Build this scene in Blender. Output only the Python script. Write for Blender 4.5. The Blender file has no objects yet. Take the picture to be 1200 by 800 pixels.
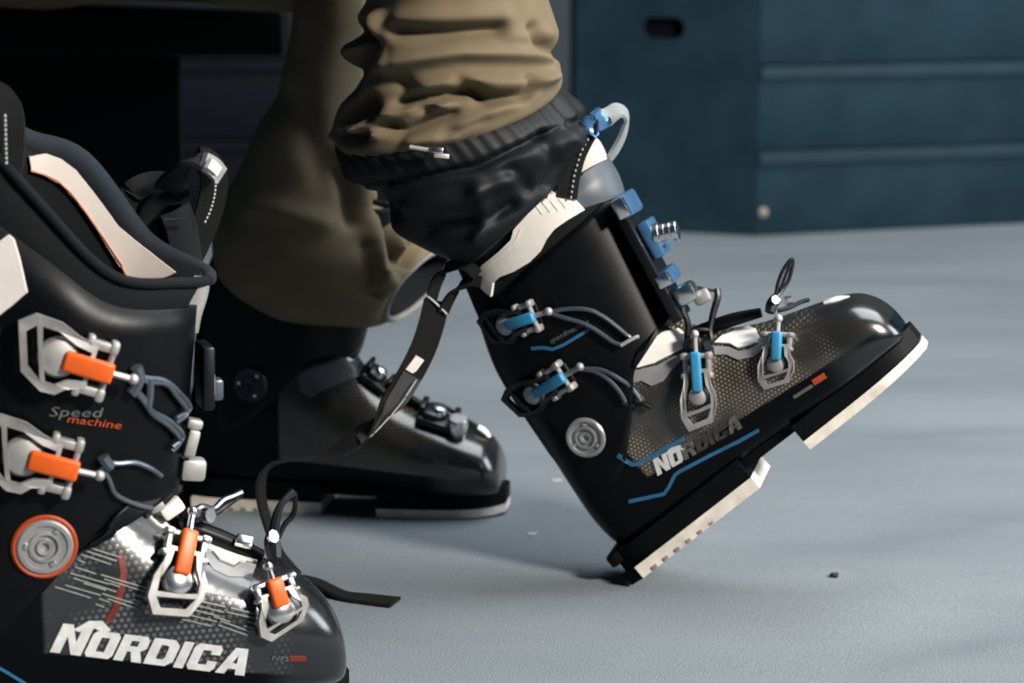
import bpy, bmesh, math, random
from mathutils import Vector, Matrix, noise
from mathutils.bvhtree import BVHTree
from mathutils.geometry import tessellate_polygon

random.seed(7)
scene = bpy.context.scene
COL = scene.collection
V = Vector

# ------------------------------------------------------------------ camera
FPX = 2333.0
CAM_H = 0.527
PITCH = math.atan(460.0 / FPX)
cam_data = bpy.data.cameras.new('camera')
cam_data.sensor_width = 36.0
cam_data.lens = FPX / 1200.0 * 36.0
cam_data.dof.use_dof = True
cam_data.dof.focus_distance = 1.47
cam_data.dof.aperture_fstop = 6.3
cam_data.clip_start = 0.05
cam = bpy.data.objects.new('camera', cam_data)
cam.location = (0, 0, CAM_H)
cam.rotation_euler = (math.pi / 2 - PITCH, 0, 0)
COL.objects.link(cam)
scene.camera = cam

# ------------------------------------------------------------------ world, lights, exposure
world = bpy.data.worlds.new('world')
world.use_nodes = True
wbg = world.node_tree.nodes['Background']
wbg.inputs[0].default_value = (0.22, 0.58, 1.0, 1)
wbg.inputs[1].default_value = 0.028
scene.world = world


def area_light(name, loc, target, sx, sy, power, col):
    d = bpy.data.lights.new(name, 'AREA')
    d.shape = 'RECTANGLE'
    d.size, d.size_y = sx, sy
    d.energy = power
    d.color = col
    o = bpy.data.objects.new(name, d)
    o.location = loc
    o.rotation_euler = (V(target) - V(loc)).to_track_quat('-Z', 'Y').to_euler()
    COL.objects.link(o)
    return o


area_light('key_softbox', (2.25, -0.35, 1.95), (0.0, 1.65, 0.25), 0.5, 0.5, 108, (1.0, 0.93, 0.84))
area_light('overhead_softbox', (1.3, 2.2, 2.8), (0.5, 2.0, 0), 2.3, 2.3, 47, (0.95, 0.97, 1.0))
area_light('side_softbox', (3.6, 2.0, 1.5), (0.6, 2.6, 0.2), 1.4, 1.6, 32, (0.84, 0.93, 1.0))

vs = scene.view_settings
vs.view_transform = 'Standard'
vs.look = 'None'
vs.gamma = 1.0
vs.use_curve_mapping = False
vs.exposure = 1.25

# ------------------------------------------------------------------ measuring helpers
CF = V((0, math.cos(PITCH), -math.sin(PITCH)))
CR = V((1, 0, 0))
CU = CR.cross(CF)
CO = V((0, 0, CAM_H))


def ray(px, py):
    return CF + CR * ((px - 600.0) / FPX) - CU * ((py - 400.0) / FPX)


def on_plane(px, py, y):
    """world point of a photo coordinate at world depth y"""
    d = ray(px, py)
    return CO + d * (y / d.y)


def on_floor(px, py):
    d = ray(px, py)
    return CO + d * (-CAM_H / d.z)


# ------------------------------------------------------------------ mesh helpers
def finish(bm, angle=38, smooth=True):
    bmesh.ops.recalc_face_normals(bm, faces=bm.faces[:])
    if smooth:
        lim = math.radians(angle)
        for f in bm.faces:
            f.smooth = True
        for e in bm.edges:
            if len(e.link_faces) == 2 and e.calc_face_angle(0) > lim:
                e.smooth = False
    return bm


def obj(name, bm, mat, parent=None, angle=38, smooth=True, label=None):
    finish(bm, angle, smooth)
    me = bpy.data.meshes.new(name)
    bm.to_mesh(me)
    bm.free()
    if mat is not None:
        for m in (mat if isinstance(mat, (list, tuple)) else [mat]):
            me.materials.append(m)
    o = bpy.data.objects.new(name, me)
    COL.objects.link(o)
    if parent is not None:
        o.parent = parent
    if label:
        o['label'] = label
    return o


def empty(name, matrix=None, parent=None):
    o = bpy.data.objects.new(name, None)
    o.empty_display_size = 0.05
    COL.objects.link(o)
    if matrix is not None:
        o.matrix_world = matrix
    if parent is not None:
        o.parent = parent
    return o


def tag(o, label, cat, group=None):
    o['label'] = label
    o['category'] = cat
    if group:
        o['group'] = group
    return o


def frame(origin, u, n):
    """orthonormal frame matrix: x along u, z along n"""
    n = V(n).normalized()
    u = V(u)
    u = (u - n * u.dot(n)).normalized()
    v = n.cross(u)
    m = Matrix((u, v, n)).transposed().to_4x4()
    m.translation = V(origin)
    return m


def add_box(bm, size, m=None, bevel=0.0, seg=2, taper=None):
    r = bmesh.ops.create_cube(bm, size=1.0)
    vs_ = r['verts']
    for v in vs_:
        if taper and v.co.x > 0:
            v.co.y *= taper
        v.co = V((v.co.x * size[0], v.co.y * size[1], v.co.z * size[2]))
    if bevel > 0:
        es = list({e for v in vs_ for e in v.link_edges})
        rb = bmesh.ops.bevel(bm, geom=es, offset=bevel, segments=seg, profile=0.5, affect='EDGES')
        vs_ = list({v for f in rb['faces'] for v in f.verts} | {v for v in vs_ if v.is_valid})
    if m is not None:
        for v in vs_:
            v.co = m @ v.co
    return bm


def box(size, m=None, bevel=0.0, seg=2, taper=None):
    return add_box(bmesh.new(), size, m, bevel, seg, taper)


def add_loft(bm, rings, cap0=True, cap1=True, closed=True):
    vr = [[bm.verts.new(p) for p in r] for r in rings]
    n = len(vr[0])
    for a, b in zip(vr, vr[1:]):
        for i in range(n if closed else n - 1):
            j = (i + 1) % n
            try:
                bm.faces.new((a[i], a[j], b[j], b[i]))
            except ValueError:
                pass
    if closed:
        if cap0:
            bm.faces.new(vr[0])
        if cap1:
            bm.faces.new(list(reversed(vr[-1])))
    return vr


def catmull(pts, n, closed=False):
    """n samples per span through pts (any tuples of floats)"""
    pts = [tuple(p) for p in pts]
    out = []
    k = len(pts)
    rng = range(k) if closed else range(k - 1)
    for i in rng:
        g = (lambda j: pts[j % k]) if closed else (lambda j: pts[min(max(j, 0), k - 1)])
        p0, p1, p2, p3 = g(i - 1), g(i), g(i + 1), g(i + 2)
        for s in range(n):
            t = s / n
            out.append(tuple(0.5 * (2 * b + (c - a) * t + (2 * a - 5 * b + 4 * c - d) * t * t
                                    + (3 * b - a - 3 * c + d) * t ** 3)
                             for a, b, c, d in zip(p0, p1, p2, p3)))
    if not closed:
        out.append(pts[-1])
    return out


def add_tube(bm, pts, r, sides=8, smooth=3, flat=None, closed=False):
    """sweep round tube; r float or list; flat=(normal hint, ratio) squashes section"""
    pts = [V(p) for p in pts]
    if smooth > 1:
        if isinstance(r, (list, tuple)):
            q = catmull([tuple(p) + (rr,) for p, rr in zip(pts, r)], smooth, closed)
            pts = [V(p[:3]) for p in q]
            r = [p[3] for p in q]
        else:
            pts = [V(p) for p in catmull(pts, smooth, closed)]
    n = len(pts)
    if not isinstance(r, (list, tuple)):
        r = [r] * n
    rings = []
    ref = None
    for i, p in enumerate(pts):
        if closed:
            t = (pts[(i + 1) % n] - pts[i - 1]).normalized()
        else:
            t = (pts[min(i + 1, n - 1)] - pts[max(i - 1, 0)]).normalized()
        if ref is None:
            ref = t.orthogonal().normalized()
            if flat:
                ref = V(flat[0])
        ref = (ref - t * ref.dot(t))
        if ref.length < 1e-6:
            ref = t.orthogonal()
        ref.normalize()
        b = t.cross(ref)
        k = flat[1] if flat else 1.0
        rings.append([p + ref * (math.cos(a) * r[i] * k) + b * (math.sin(a) * r[i])
                      for a in [2 * math.pi * s / sides for s in range(sides)]])
    if closed:
        rings.append(rings[0])
        add_loft(bm, rings, False, False)
        bmesh.ops.remove_doubles(bm, verts=bm.verts[:], dist=1e-6)
    else:
        add_loft(bm, rings)
    return bm


def tube(pts, r, **k):
    return add_tube(bmesh.new(), pts, r, **k)


def add_ribbon(bm, pts, wdirs, width, thick, n=6):
    """flat webbing: pts path, wdirs width direction per point"""
    q = catmull([tuple(p) + tuple(w) for p, w in zip(pts, wdirs)], n)
    P = [V(p[:3]) for p in q]
    W = [V(p[3:6]).normalized() for p in q]
    rings = []
    for i, p in enumerate(P):
        t = (P[min(i + 1, len(P) - 1)] - P[max(i - 1, 0)]).normalized()
        w = (W[i] - t * W[i].dot(t)).normalized()
        nn = t.cross(w)
        a, b = w * (width / 2), nn * (thick / 2)
        rings.append([p + a + b, p + a * 0.5 + b, p - a * 0.5 + b, p - a + b,
                      p - a - b, p - a * 0.5 - b, p + a * 0.5 - b, p + a - b])
    add_loft(bm, rings)
    return bm


def add_poly(bm, outer, holes, thick, m, bend=None):
    """extruded 2-D polygon with holes; plane z 0..thick in frame m"""
    loops = [[V((p[0], p[1], 0)) for p in l] for l in [outer] + list(holes)]
    tris = tessellate_polygon(loops)
    flat = [p for l in loops for p in l]
    vt = [bm.verts.new(p + V((0, 0, thick))) for p in flat]
    vb = [bm.verts.new(p) for p in flat]
    for t in tris:
        try:
            bm.faces.new([vt[i] for i in t])
            bm.faces.new([vb[i] for i in reversed(t)])
        except ValueError:
            pass
    k = 0
    for l in loops:
        n = len(l)
        for i in range(n):
            a, b = k + i, k + (i + 1) % n
            try:
                bm.faces.new((vt[a], vt[b], vb[b], vb[a]))
            except ValueError:
                pass
        k += n
    for v in vt + vb:
        if bend:
            v.co.z += bend(v.co.x)
        v.co = m @ v.co
    return bm


def add_lathe(bm, prof, m, seg=32, caps=True):
    """prof: (r, z) about the frame's z axis"""
    rings = [[m @ V((r * math.cos(2 * math.pi * s / seg), r * math.sin(2 * math.pi * s / seg), z))
              for s in range(seg)] for r, z in prof]
    add_loft(bm, rings, caps, caps)
    return bm


def lathe(prof, m, seg=32, caps=True):
    return add_lathe(bmesh.new(), prof, m, seg, caps)


# ------------------------------------------------------------------ materials
def new_mat(name):
    m = bpy.data.materials.new(name)
    m.use_nodes = True
    nt = m.node_tree
    b = nt.nodes['Principled BSDF']
    return m, nt, b


def node(nt, kind, **props):
    n = nt.nodes.new(kind)
    for k, v in props.items():
        setattr(n, k, v)
    return n


def ramp(nt, src, stops):
    r = nt.nodes.new('ShaderNodeValToRGB')
    els = r.color_ramp.elements
    while len(els) < len(stops):
        els.new(0.5)
    for e, (p, c) in zip(els, stops):
        e.position = p
        e.color = c if len(c) == 4 else tuple(c) + (1,)
    nt.links.new(src, r.inputs[0])
    return r.outputs[0]


def mat(name, col, rough=0.5, metal=0.0, var=0.12, scale=60.0, bump=0.0, bscale=300.0, coat=0.0, sheen=0.0,
        spec=0.35, rvar=0.08):
    m, nt, b = new_mat(name)
    tc = node(nt, 'ShaderNodeTexCoord')
    nz = node(nt, 'ShaderNodeTexNoise')
    nz.inputs['Scale'].default_value = scale
    nz.inputs['Detail'].default_value = 5
    nt.links.new(tc.outputs['Object'], nz.inputs['Vector'])
    lo = tuple(c * (1 - var) for c in col)
    hi = tuple(min(1, c * (1 + var)) for c in col)
    nt.links.new(ramp(nt, nz.outputs[0], [(0.3, lo), (0.7, hi)]), b.inputs['Base Color'])
    mr = node(nt, 'ShaderNodeMapRange')
    mr.inputs['To Min'].default_value = max(0.02, rough - rvar)
    mr.inputs['To Max'].default_value = min(1, rough + rvar)
    nt.links.new(nz.outputs[0], mr.inputs[0])
    nt.links.new(mr.outputs[0], b.inputs['Roughness'])
    b.inputs['Metallic'].default_value = metal
    b.inputs['Coat Weight'].default_value = coat
    b.inputs['Coat Roughness'].default_value = 0.12
    b.inputs['Sheen Weight'].default_value = sheen
    b.inputs['Specular IOR Level'].default_value = spec
    if bump > 0:
        n2 = node(nt, 'ShaderNodeTexNoise')
        n2.inputs['Scale'].default_value = bscale
        n2.inputs['Detail'].default_value = 3
        nt.links.new(tc.outputs['Object'], n2.inputs['Vector'])
        bp = node(nt, 'ShaderNodeBump')
        bp.inputs['Strength'].default_value = bump
        bp.inputs['Distance'].default_value = 0.002
        nt.links.new(n2.outputs[0], bp.inputs['Height'])
        nt.links.new(bp.outputs[0], b.inputs['Normal'])
    return m


def fabric(name, col, weave=900.0, rough=0.85, bump=0.35, var=0.15, sheen=0.0):
    m = mat(name, col, rough, 0, var, 25, 0, 1, 0, sheen, 0.25)
    nt = m.node_tree
    b = nt.nodes['Principled BSDF']
    tc = node(nt, 'ShaderNodeTexCoord')
    w1 = node(nt, 'ShaderNodeTexWave')
    w1.bands_direction = 'X'
    w1.inputs['Scale'].default_value = weave / 6.0
    w2 = node(nt, 'ShaderNodeTexWave')
    w2.bands_direction = 'Z'
    w2.inputs['Scale'].default_value = weave / 6.0
    nz = node(nt, 'ShaderNodeTexNoise')
    nz.inputs['Scale'].default_value = 120
    for w in (w1, w2, nz):
        nt.links.new(tc.outputs['Object'], w.inputs['Vector'])
    a = node(nt, 'ShaderNodeMath', operation='ADD')
    nt.links.new(w1.outputs['Fac'], a.inputs[0])
    nt.links.new(w2.outputs['Fac'], a.inputs[1])
    a2 = node(nt, 'ShaderNodeMath', operation='MULTIPLY_ADD')
    nt.links.new(nz.outputs[0], a2.inputs[0])
    a2.inputs[1].default_value = 2.0
    nt.links.new(a.outputs[0], a2.inputs[2])
    bp = node(nt, 'ShaderNodeBump')
    bp.inputs['Strength'].default_value = bump
    bp.inputs['Distance'].default_value = 0.0006
    nt.links.new(a2.outputs[0], bp.inputs['Height'])
    nt.links.new(bp.outputs[0], b.inputs['Normal'])
    return m


def shell_mat(name, base, tint, dot, line, xmin, pitch=0.0035, dots=1.0, xmax=0.262):
    """ski boot plastic: smoky translucent grey upper with a honeycomb of pale dots, black foot below line z = a + b x"""
    m, nt, b = new_mat(name)
    L = nt.links.new
    tc = node(nt, 'ShaderNodeTexCoord')
    sep = node(nt, 'ShaderNodeSeparateXYZ')
    L(tc.outputs['Object'], sep.inputs[0])

    def M(op, a, c=None, d=None):
        n = node(nt, 'ShaderNodeMath', operation=op)
        for i, q in enumerate((a, c, d)):
            if q is None:
                continue
            if isinstance(q, (int, float)):
                n.inputs[i].default_value = q
            else:
                L(q, n.inputs[i])
        return n.outputs[0]

    def step(v, lo, hi):
        n = node(nt, 'ShaderNodeMapRange', interpolation_type='SMOOTHSTEP')
        L(v, n.inputs[0])
        n.inputs['From Min'].default_value = lo
        n.inputs['From Max'].default_value = hi
        return n.outputs[0]
    x, z = sep.outputs['X'], sep.outputs['Z']
    # hexagonal lattice: two offset grids
    px, pz = pitch, pitch * 1.732

    def grid(ox, oz):
        fx = M('SUBTRACT', M('FRACT', M('ADD', M('DIVIDE', x, px), ox)), 0.5)
        fz = M('SUBTRACT', M('FRACT', M('ADD', M('DIVIDE', z, pz), oz)), 0.5)
        dx = M('MULTIPLY', fx, px)
        dz = M('MULTIPLY', fz, pz)
        return M('SQRT', M('ADD', M('MULTIPLY', dx, dx), M('MULTIPLY', dz, dz)))
    d = M('MINIMUM', grid(0, 0), grid(0.5, 0.5))
    dotm = M('SUBTRACT', 1.0, step(d, pitch * 0.20, pitch * 0.38))
    up = step(M('SUBTRACT', z, M('MULTIPLY_ADD', x, line[1], line[0])), -0.001, 0.001)
    front = step(x, xmin - 0.002, xmin + 0.002)
    toe = M('SUBTRACT', 1.0, step(x, xmax - 0.02, xmax + 0.012))
    zone = M('MULTIPLY', up, front)
    nz = node(nt, 'ShaderNodeTexNoise')
    nz.inputs['Scale'].default_value = 22
    nz.inputs['Detail'].default_value = 4
    L(tc.outputs['Object'], nz.inputs['Vector'])
    patch = step(nz.outputs[0], 0.36, 0.56)
    dmask = M('MULTIPLY', M('MULTIPLY', M('MULTIPLY', dotm, zone), toe), M('MULTIPLY', patch, dots))
    mix1 = node(nt, 'ShaderNodeMix', data_type='RGBA')
    L(M('MULTIPLY', zone, M('MULTIPLY_ADD', toe, 0.55, 0.45)), mix1.inputs['Factor'])
    mix1.inputs['A'].default_value = base + (1,)
    mix1.inputs['B'].default_value = tint + (1,)
    mix2 = node(nt, 'ShaderNodeMix', data_type='RGBA')
    L(dmask, mix2.inputs['Factor'])
    L(mix1.outputs['Result'], mix2.inputs['A'])
    mix2.inputs['B'].default_value = dot + (1,)
    L(mix2.outputs['Result'], b.inputs['Base Color'])
    nr = node(nt, 'ShaderNodeTexNoise')
    nr.inputs['Scale'].default_value = 90
    L(tc.outputs['Object'], nr.inputs['Vector'])
    mr = node(nt, 'ShaderNodeMapRange')
    mr.inputs['To Min'].default_value = 0.17
    mr.inputs['To Max'].default_value = 0.29
    L(nr.outputs[0], mr.inputs[0])
    L(mr.outputs[0], b.inputs['Roughness'])
    shine = M('MAXIMUM', zone, M('SUBTRACT', 1.0, toe))
    L(M('MULTIPLY_ADD', shine, 0.34, 0.12), b.inputs['Specular IOR Level'])
    L(M('MULTIPLY', shine, 0.7), b.inputs['Coat Weight'])
    b.inputs['Coat Roughness'].default_value = 0.2
    bp = node(nt, 'ShaderNodeBump')
    bp.inputs['Strength'].default_value = 0.12
    bp.inputs['Distance'].default_value = 0.0005
    L(dmask, bp.inputs['Height'])
    L(bp.outputs[0], b.inputs['Normal'])
    return m


BLK = (0.0055, 0.0065, 0.0085)
M_shell_blue = shell_mat('smoky_shell_plastic', (0.0012, 0.0016, 0.0024), (0.028, 0.026, 0.023), (0.21, 0.16, 0.105),
                         (0.072, -0.10), 0.076)
M_shell_orange = shell_mat('clear_grey_shell_plastic', (0.0012, 0.0016, 0.0024), (0.013, 0.014, 0.016), (0.085, 0.088, 0.092),
                           (0.096, -0.205), 0.104, pitch=0.0046)
M_shell_far = shell_mat('smoky_shell_plastic_inner_side', (0.0012, 0.0016, 0.0024), (0.026, 0.024, 0.021), (0.13, 0.10, 0.068),
                       (0.060, -0.06), 0.104)
M_clear = mat('pale_glossy_plastic', (0.075, 0.080, 0.085), 0.22, 0, 0.25, 30, coat=0.6)
M_cuff = mat('black_cuff_plastic', (0.0013, 0.0017, 0.0026), 0.40, 0, 0.2, 40, 0.04, 900, spec=0.16)
M_black = mat('black_plastic', (0.0016, 0.0020, 0.0030), 0.38, 0, 0.2, 60)
M_dkmetal = mat('dark_anodised_metal', (0.035, 0.04, 0.05), 0.34, 0.8, 0.2, 80)
M_chrome = mat('polished_metal', (0.72, 0.71, 0.70), 0.22, 1.0, 0.08, 90)
M_satin = mat('satin_aluminium', (0.36, 0.35, 0.34), 0.50, 0.6, 0.14, 90)
M_bluemetal = mat('blue_anodised_metal', (0.10, 0.24, 0.46), 0.28, 0.7, 0.15, 70)
M_blue = mat('blue_plastic', (0.035, 0.215, 0.38), 0.42, 0, 0.1, 60)
M_bluestripe = mat('blue_trim', (0.018, 0.10, 0.20), 0.5, 0, 0.15, 60)
M_ring = mat('dull_orange_ring', (0.30, 0.042, 0.008), 0.45, 0, 0.12, 60)
M_orange = mat('orange_plastic', (0.56, 0.088, 0.009), 0.4, 0, 0.12, 60)
M_orange_dim = mat('orange_print', (0.32, 0.048, 0.010), 0.5, 0, 0.15, 200)
M_red_dim = mat('red_print', (0.11, 0.012, 0.008), 0.5, 0, 0.2, 200)
M_white = mat('white_rubber', (0.66, 0.625, 0.58), 0.5, 0, 0.05, 50, 0.08, 200)
M_whitepl = mat('pale_instep_plastic', (0.70, 0.68, 0.65), 0.35, 0, 0.06, 40)
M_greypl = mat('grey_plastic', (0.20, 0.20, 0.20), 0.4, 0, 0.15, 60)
M_bluegrey = mat('blue_grey_tongue_plastic', (0.055, 0.068, 0.082), 0.45, 0, 0.12, 40)
M_sole = mat('bone_sole_rubber', (0.68, 0.62, 0.55), 0.65, 0, 0.18, 70, 0.15, 160)
M_soleblack = mat('black_sole_rubber', (0.0013, 0.0016, 0.0024), 0.6, 0, 0.2, 80, 0.1, 200, spec=0.12)
M_sole_dim = mat('worn_sole_rubber', (0.26, 0.22, 0.18), 0.7, 0, 0.2, 90)
M_print = mat('pale_print', (0.50, 0.51, 0.51), 0.5, 0, 0.14, 160)
M_print_dim = mat('grey_print', (0.085, 0.085, 0.085), 0.5, 0, 0.25, 160)
M_liner = fabric('black_liner_fabric', (0.0016, 0.0024, 0.0038), 2600, 0.9, 0.3, 0.2)
M_rim = fabric('navy_liner_padding', (0.0085, 0.0125, 0.018), 4200, 0.9, 0.25, 0.15)
M_lining = fabric('white_lining_fabric', (0.52, 0.47, 0.43), 5200, 0.9, 0.25, 0.05)
M_piping = mat('orange_piping', (0.55, 0.22, 0.12), 0.7, 0, 0.1, 50)
M_web = fabric('black_webbing', (0.0045, 0.0048, 0.0055), 2200, 0.75, 0.6, 0.2)
M_webgrey = fabric('grey_webbing', (0.23, 0.25, 0.26), 2200, 0.8, 0.6, 0.15)
M_velcro = fabric('grey_velcro', (0.055, 0.057, 0.060), 2200, 0.85, 0.7, 0.25)
M_thread = mat('pale_thread', (0.38, 0.40, 0.42), 0.8, 0, 0.1, 100)
M_khaki = fabric('khaki_trouser_cloth', (0.122, 0.094, 0.057), 5200, 0.88, 0.18, 0.10)
M_gaiter = fabric('black_gaiter_nylon', (0.0026, 0.0034, 0.0050), 5200, 0.55, 0.15, 0.2)
M_bench = mat('black_painted_bench', (0.0018, 0.002, 0.0028), 0.7, 0, 0.2, 20, 0.1, 60, spec=0.12)
M_box = mat('dark_teal_painted_board', (0.0105, 0.0265, 0.0390), 0.80, 0, 0.22, 9, 0.12, 80, spec=0.06)
M_box_lip = mat('highlit_teal_board_edge', (0.0160, 0.0340, 0.0470), 0.75, 0, 0.2, 12, 0.12, 80, spec=0.1)  # paler teal: the highlight along the board edges is put into the colour
M_box_dark = mat('shaded_navy_board', (0.0014, 0.0024, 0.0065), 0.7, 0, 0.2, 9, 0.1, 80, spec=0.12)  # colour darkened for the shade the left-hand box stands in
M_farwall = mat('grey_wall_paint', (0.085, 0.105, 0.12), 0.8, 0, 0.1, 6)
M_jacket = fabric('dark_jacket_cloth', (0.02, 0.022, 0.026), 900, 0.8, 0.3, 0.1)


def floor_material():
    m, nt, b = new_mat('grey_felt_carpet')
    L = nt.links.new
    tc = node(nt, 'ShaderNodeTexCoord')
    n1 = node(nt, 'ShaderNodeTexNoise')
    n1.inputs['Scale'].default_value = 700
    n1.inputs['Detail'].default_value = 4
    n2 = node(nt, 'ShaderNodeTexNoise')
    n2.inputs['Scale'].default_value = 3.2
    n2.inputs['Detail'].default_value = 6
    n3 = node(nt, 'ShaderNodeTexVoronoi')
    n3.inputs['Scale'].default_value = 520
    mp = node(nt, 'ShaderNodeMapping')
    mp.inputs['Scale'].default_value = (0.6, 1.6, 1)
    L(tc.outputs['Object'], mp.inputs[0])
    L(mp.outputs[0], n2.inputs['Vector'])
    L(tc.outputs['Object'], n1.inputs['Vector'])
    L(tc.outputs['Object'], n3.inputs['Vector'])
    c1 = ramp(nt, n1.outputs[0], [(0.28, (0.120, 0.141, 0.156)), (0.72, (0.197, 0.226, 0.248))])
    c2 = ramp(nt, n2.outputs[0], [(0.34, (0.80, 0.81, 0.82)), (0.62, (1.0, 1.0, 1.0))])
    mx = node(nt, 'ShaderNodeMix', data_type='RGBA', blend_type='MULTIPLY')
    mx.inputs['Factor'].default_value = 1.0
    L(c1, mx.inputs['A'])
    L(c2, mx.inputs['B'])
    L(mx.outputs['Result'], b.inputs['Base Color'])
    b.inputs['Roughness'].default_value = 0.9
    b.inputs['Specular IOR Level'].default_value = 0.2
    ad = node(nt, 'ShaderNodeMath', operation='ADD')
    L(n1.outputs[0], ad.inputs[0])
    L(n3.outputs['Distance'], ad.inputs[1])
    bp = node(nt, 'ShaderNodeBump')
    bp.inputs['Strength'].default_value = 0.35
    bp.inputs['Distance'].default_value = 0.0010
    L(ad.outputs[0], bp.inputs['Height'])
    L(bp.outputs[0], b.inputs['Normal'])
    return m


M_floor = floor_material()

# ------------------------------------------------------------------ setting: floor and far wall
def axis_ticks(lo, hi, flo, fhi, coarse, fine):
    t, out = lo, []
    while t < hi - 1e-6:
        out.append(t)
        t += fine if flo <= t < fhi else coarse
    return out + [hi]


# shallow dips where the loose carpet lies unevenly (points, width m, depth m)
DIPS = [([(930, 500), (1040, 514), (1200, 506)], .060, .0060), ([(780, 622), (900, 652), (1000, 650), (1100, 632), (1200, 612)], .075, .0050),
        ([(1000, 800), (1100, 774), (1200, 752)], .060, .0060), ([(560, 330), (800, 318), (1200, 334)], .10, .0070), ([(440, 690), (560, 700), (690, 696)], .05, .0030)]
DIPW = [([on_floor(*p).xy for p in pts], w_, h_) for pts, w_, h_ in DIPS]


def carpet_height(x, y):
    h = 0.0
    for pts, w_, hh in DIPW:
        if not (pts[0].x - .25 < x < pts[-1].x + .25):
            continue
        yl = None
        for p, q in zip(pts, pts[1:]):
            if p.x <= x <= q.x:
                t = (x - p.x) / (q.x - p.x)
                t = t * t * (3 - 2 * t)
                yl = p.y + (q.y - p.y) * t
        if yl is None:
            yl = pts[0].y if x < pts[0].x else pts[-1].y
        fade = 1.0
        if x < pts[0].x + .08:
            fade = max(0, (x - pts[0].x + .10) / .18)
        s_ = (y - yl) / w_
        if s_ > 0:
            h -= hh * fade * s_ * math.exp(.5 - s_ * s_ / 2)
    return h


bm = bmesh.new()
XS = axis_ticks(-4.5, 5.0, -.5, 1.1, .25, .02)
YS_ = axis_ticks(-2.0, 7.0, 1.2, 3.4, .25, .012)
grid = [[bm.verts.new((x, y, carpet_height(x, y))) for x in XS] for y in YS_]
for j in range(len(YS_) - 1):
    for i in range(len(XS) - 1):
        bm.faces.new((grid[j][i], grid[j][i + 1], grid[j + 1][i + 1], grid[j + 1][i]))
fl = obj('floor', bm, M_floor)
fl['kind'] = 'structure'
bm = box((9.5, 0.1, 3.2), Matrix.Translation((0.25, 7.05, 1.6)))
w = obj('wall_back', bm, M_farwall, smooth=False)
w['kind'] = 'structure'


# ------------------------------------------------------------------ wooden stage boxes in the background
def stage_box(corner, dir_r, dir_l, len_r, len_l, height, mat_face, mat_lip, label, board_h, hand_hole=None, depth=0.6):
    """a box of horizontal boards: near corner, a right face along dir_r, a left face along dir_l"""
    t = empty('stage_box', Matrix.Translation(corner))
    tag(t, label, 'box')
    n = int(math.ceil(height / board_h))
    dr, dl = V(dir_r).normalized(), V(dir_l).normalized()
    up = V((0, 0, 1))
    outr = V((dr.y, -dr.x, 0))
    outl = V((-dl.y, dl.x, 0))
    core = bmesh.new()
    back = V((0, depth, 0))
    i0 = -(outr + outl).normalized() * 0.026
    ring0 = [i0, dr * (len_r - 0.01) - outr * 0.026, dr * (len_r - 0.01) + back, dl * (len_l - 0.01) + back, dl * (len_l - 0.01) - outl * 0.026]
    add_loft(core, [[p + up * 0.004 for p in ring0], [p + up * (height - 0.002) for p in ring0]])
    obj('inner_carcass', core, M_box_dark, t, smooth=False)
    for k in range(n):
        z0 = k * board_h
        h = min(board_h, height - z0) - 0.003
        m = frame(dr * (len_r / 2) + outr * (-0.012) + up * (z0 + h / 2 + 0.0015), dr, outr)
        obj('board', box((len_r, h, 0.024), m, 0.003), mat_face, t)
        m = frame(dr * (len_r / 2) + outr * 0.002 + up * (z0 + h - 0.011), dr, outr)
        obj('board_lip', box((len_r - 0.004, 0.026, 0.010), m, 0.005), mat_lip, t)
    m = frame(dl * (len_l / 2) + outl * (-0.012) + up * (height / 2), -dl, outl)
    hw, hh = len_l / 2 - 0.001, height / 2 - 0.002
    outer = [(-hw, -hh), (hw, -hh), (hw, hh), (-hw, hh)]
    holes = []
    if hand_hole:
        cx, cz, a, b = hand_hole
        cx, cz = len_l / 2 - cx, cz - height / 2
        holes = [[(cx + (a - b) * (1 if math.cos(q) > 0 else -1) + b * math.cos(q), cz + b * math.sin(q))
                  for q in [2 * math.pi * (i + 0.5) / 20 for i in range(20)]]]
    pb = bmesh.new()
    add_poly(pb, outer, holes, 0.012, m)
    obj('side_panel', pb, mat_face, t, smooth=False)
    return t


corner = on_floor(885, 277)
pr = on_floor(1200, 262)
pl = on_floor(780, 271.5)
dr = (pr - corner).normalized()
dl = (pl - corner).normalized()
len_left = 0.0
# length so that the left end falls at photo x 672
for q in range(10, 200):
    P = corner + dl * (q * 0.01)
    d = P - CO
    if 600 + FPX * d.x / d.dot(CF) < 672:
        len_left = q * 0.01
        break
zhole = on_plane(778, 33, corner.y + 0.06).z
d_h = 0.0
for q in range(1, 200):
    P = corner + dl * (q * 0.005) + V((0, 0, zhole))
    d = P - CO
    if 600 + FPX * d.x / d.dot(CF) < 778:
        d_h = q * 0.005
        break
HB = 0.62
sb = stage_box(corner, dr, dl, 1.6, len_left, HB, M_box, M_box_lip,
               'dark teal box of horizontal boards with a hand hole, behind the lifted boot', 0.158,
               (d_h, zhole, 0.042, 0.020))
m = frame(dr * 0.014 + V((dr.y, -dr.x, 0)) * 0.004 + V((0, 0, 0.045)), dr, V((dr.y, -dr.x, 0)))
obj('corner_screw', lathe([(0.009, -0.006), (0.009, 0.0), (0.005, 0.0035), (0.0005, 0.004)], m, 16), M_sole_dim, sb)
c2 = on_plane(640, 268, corner.y + 0.25)
c2.z = 0
sb2 = stage_box(c2 + V((-1.25, -0.06, 0)), V((1, 0.05, 0)), V((-0.05, 1, 0)), 1.25, 0.5, 0.72, M_box_dark, M_box_dark,
                'navy box of boards darkened for its shade, seen past the bench behind the planted leg', 0.158)

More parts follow.
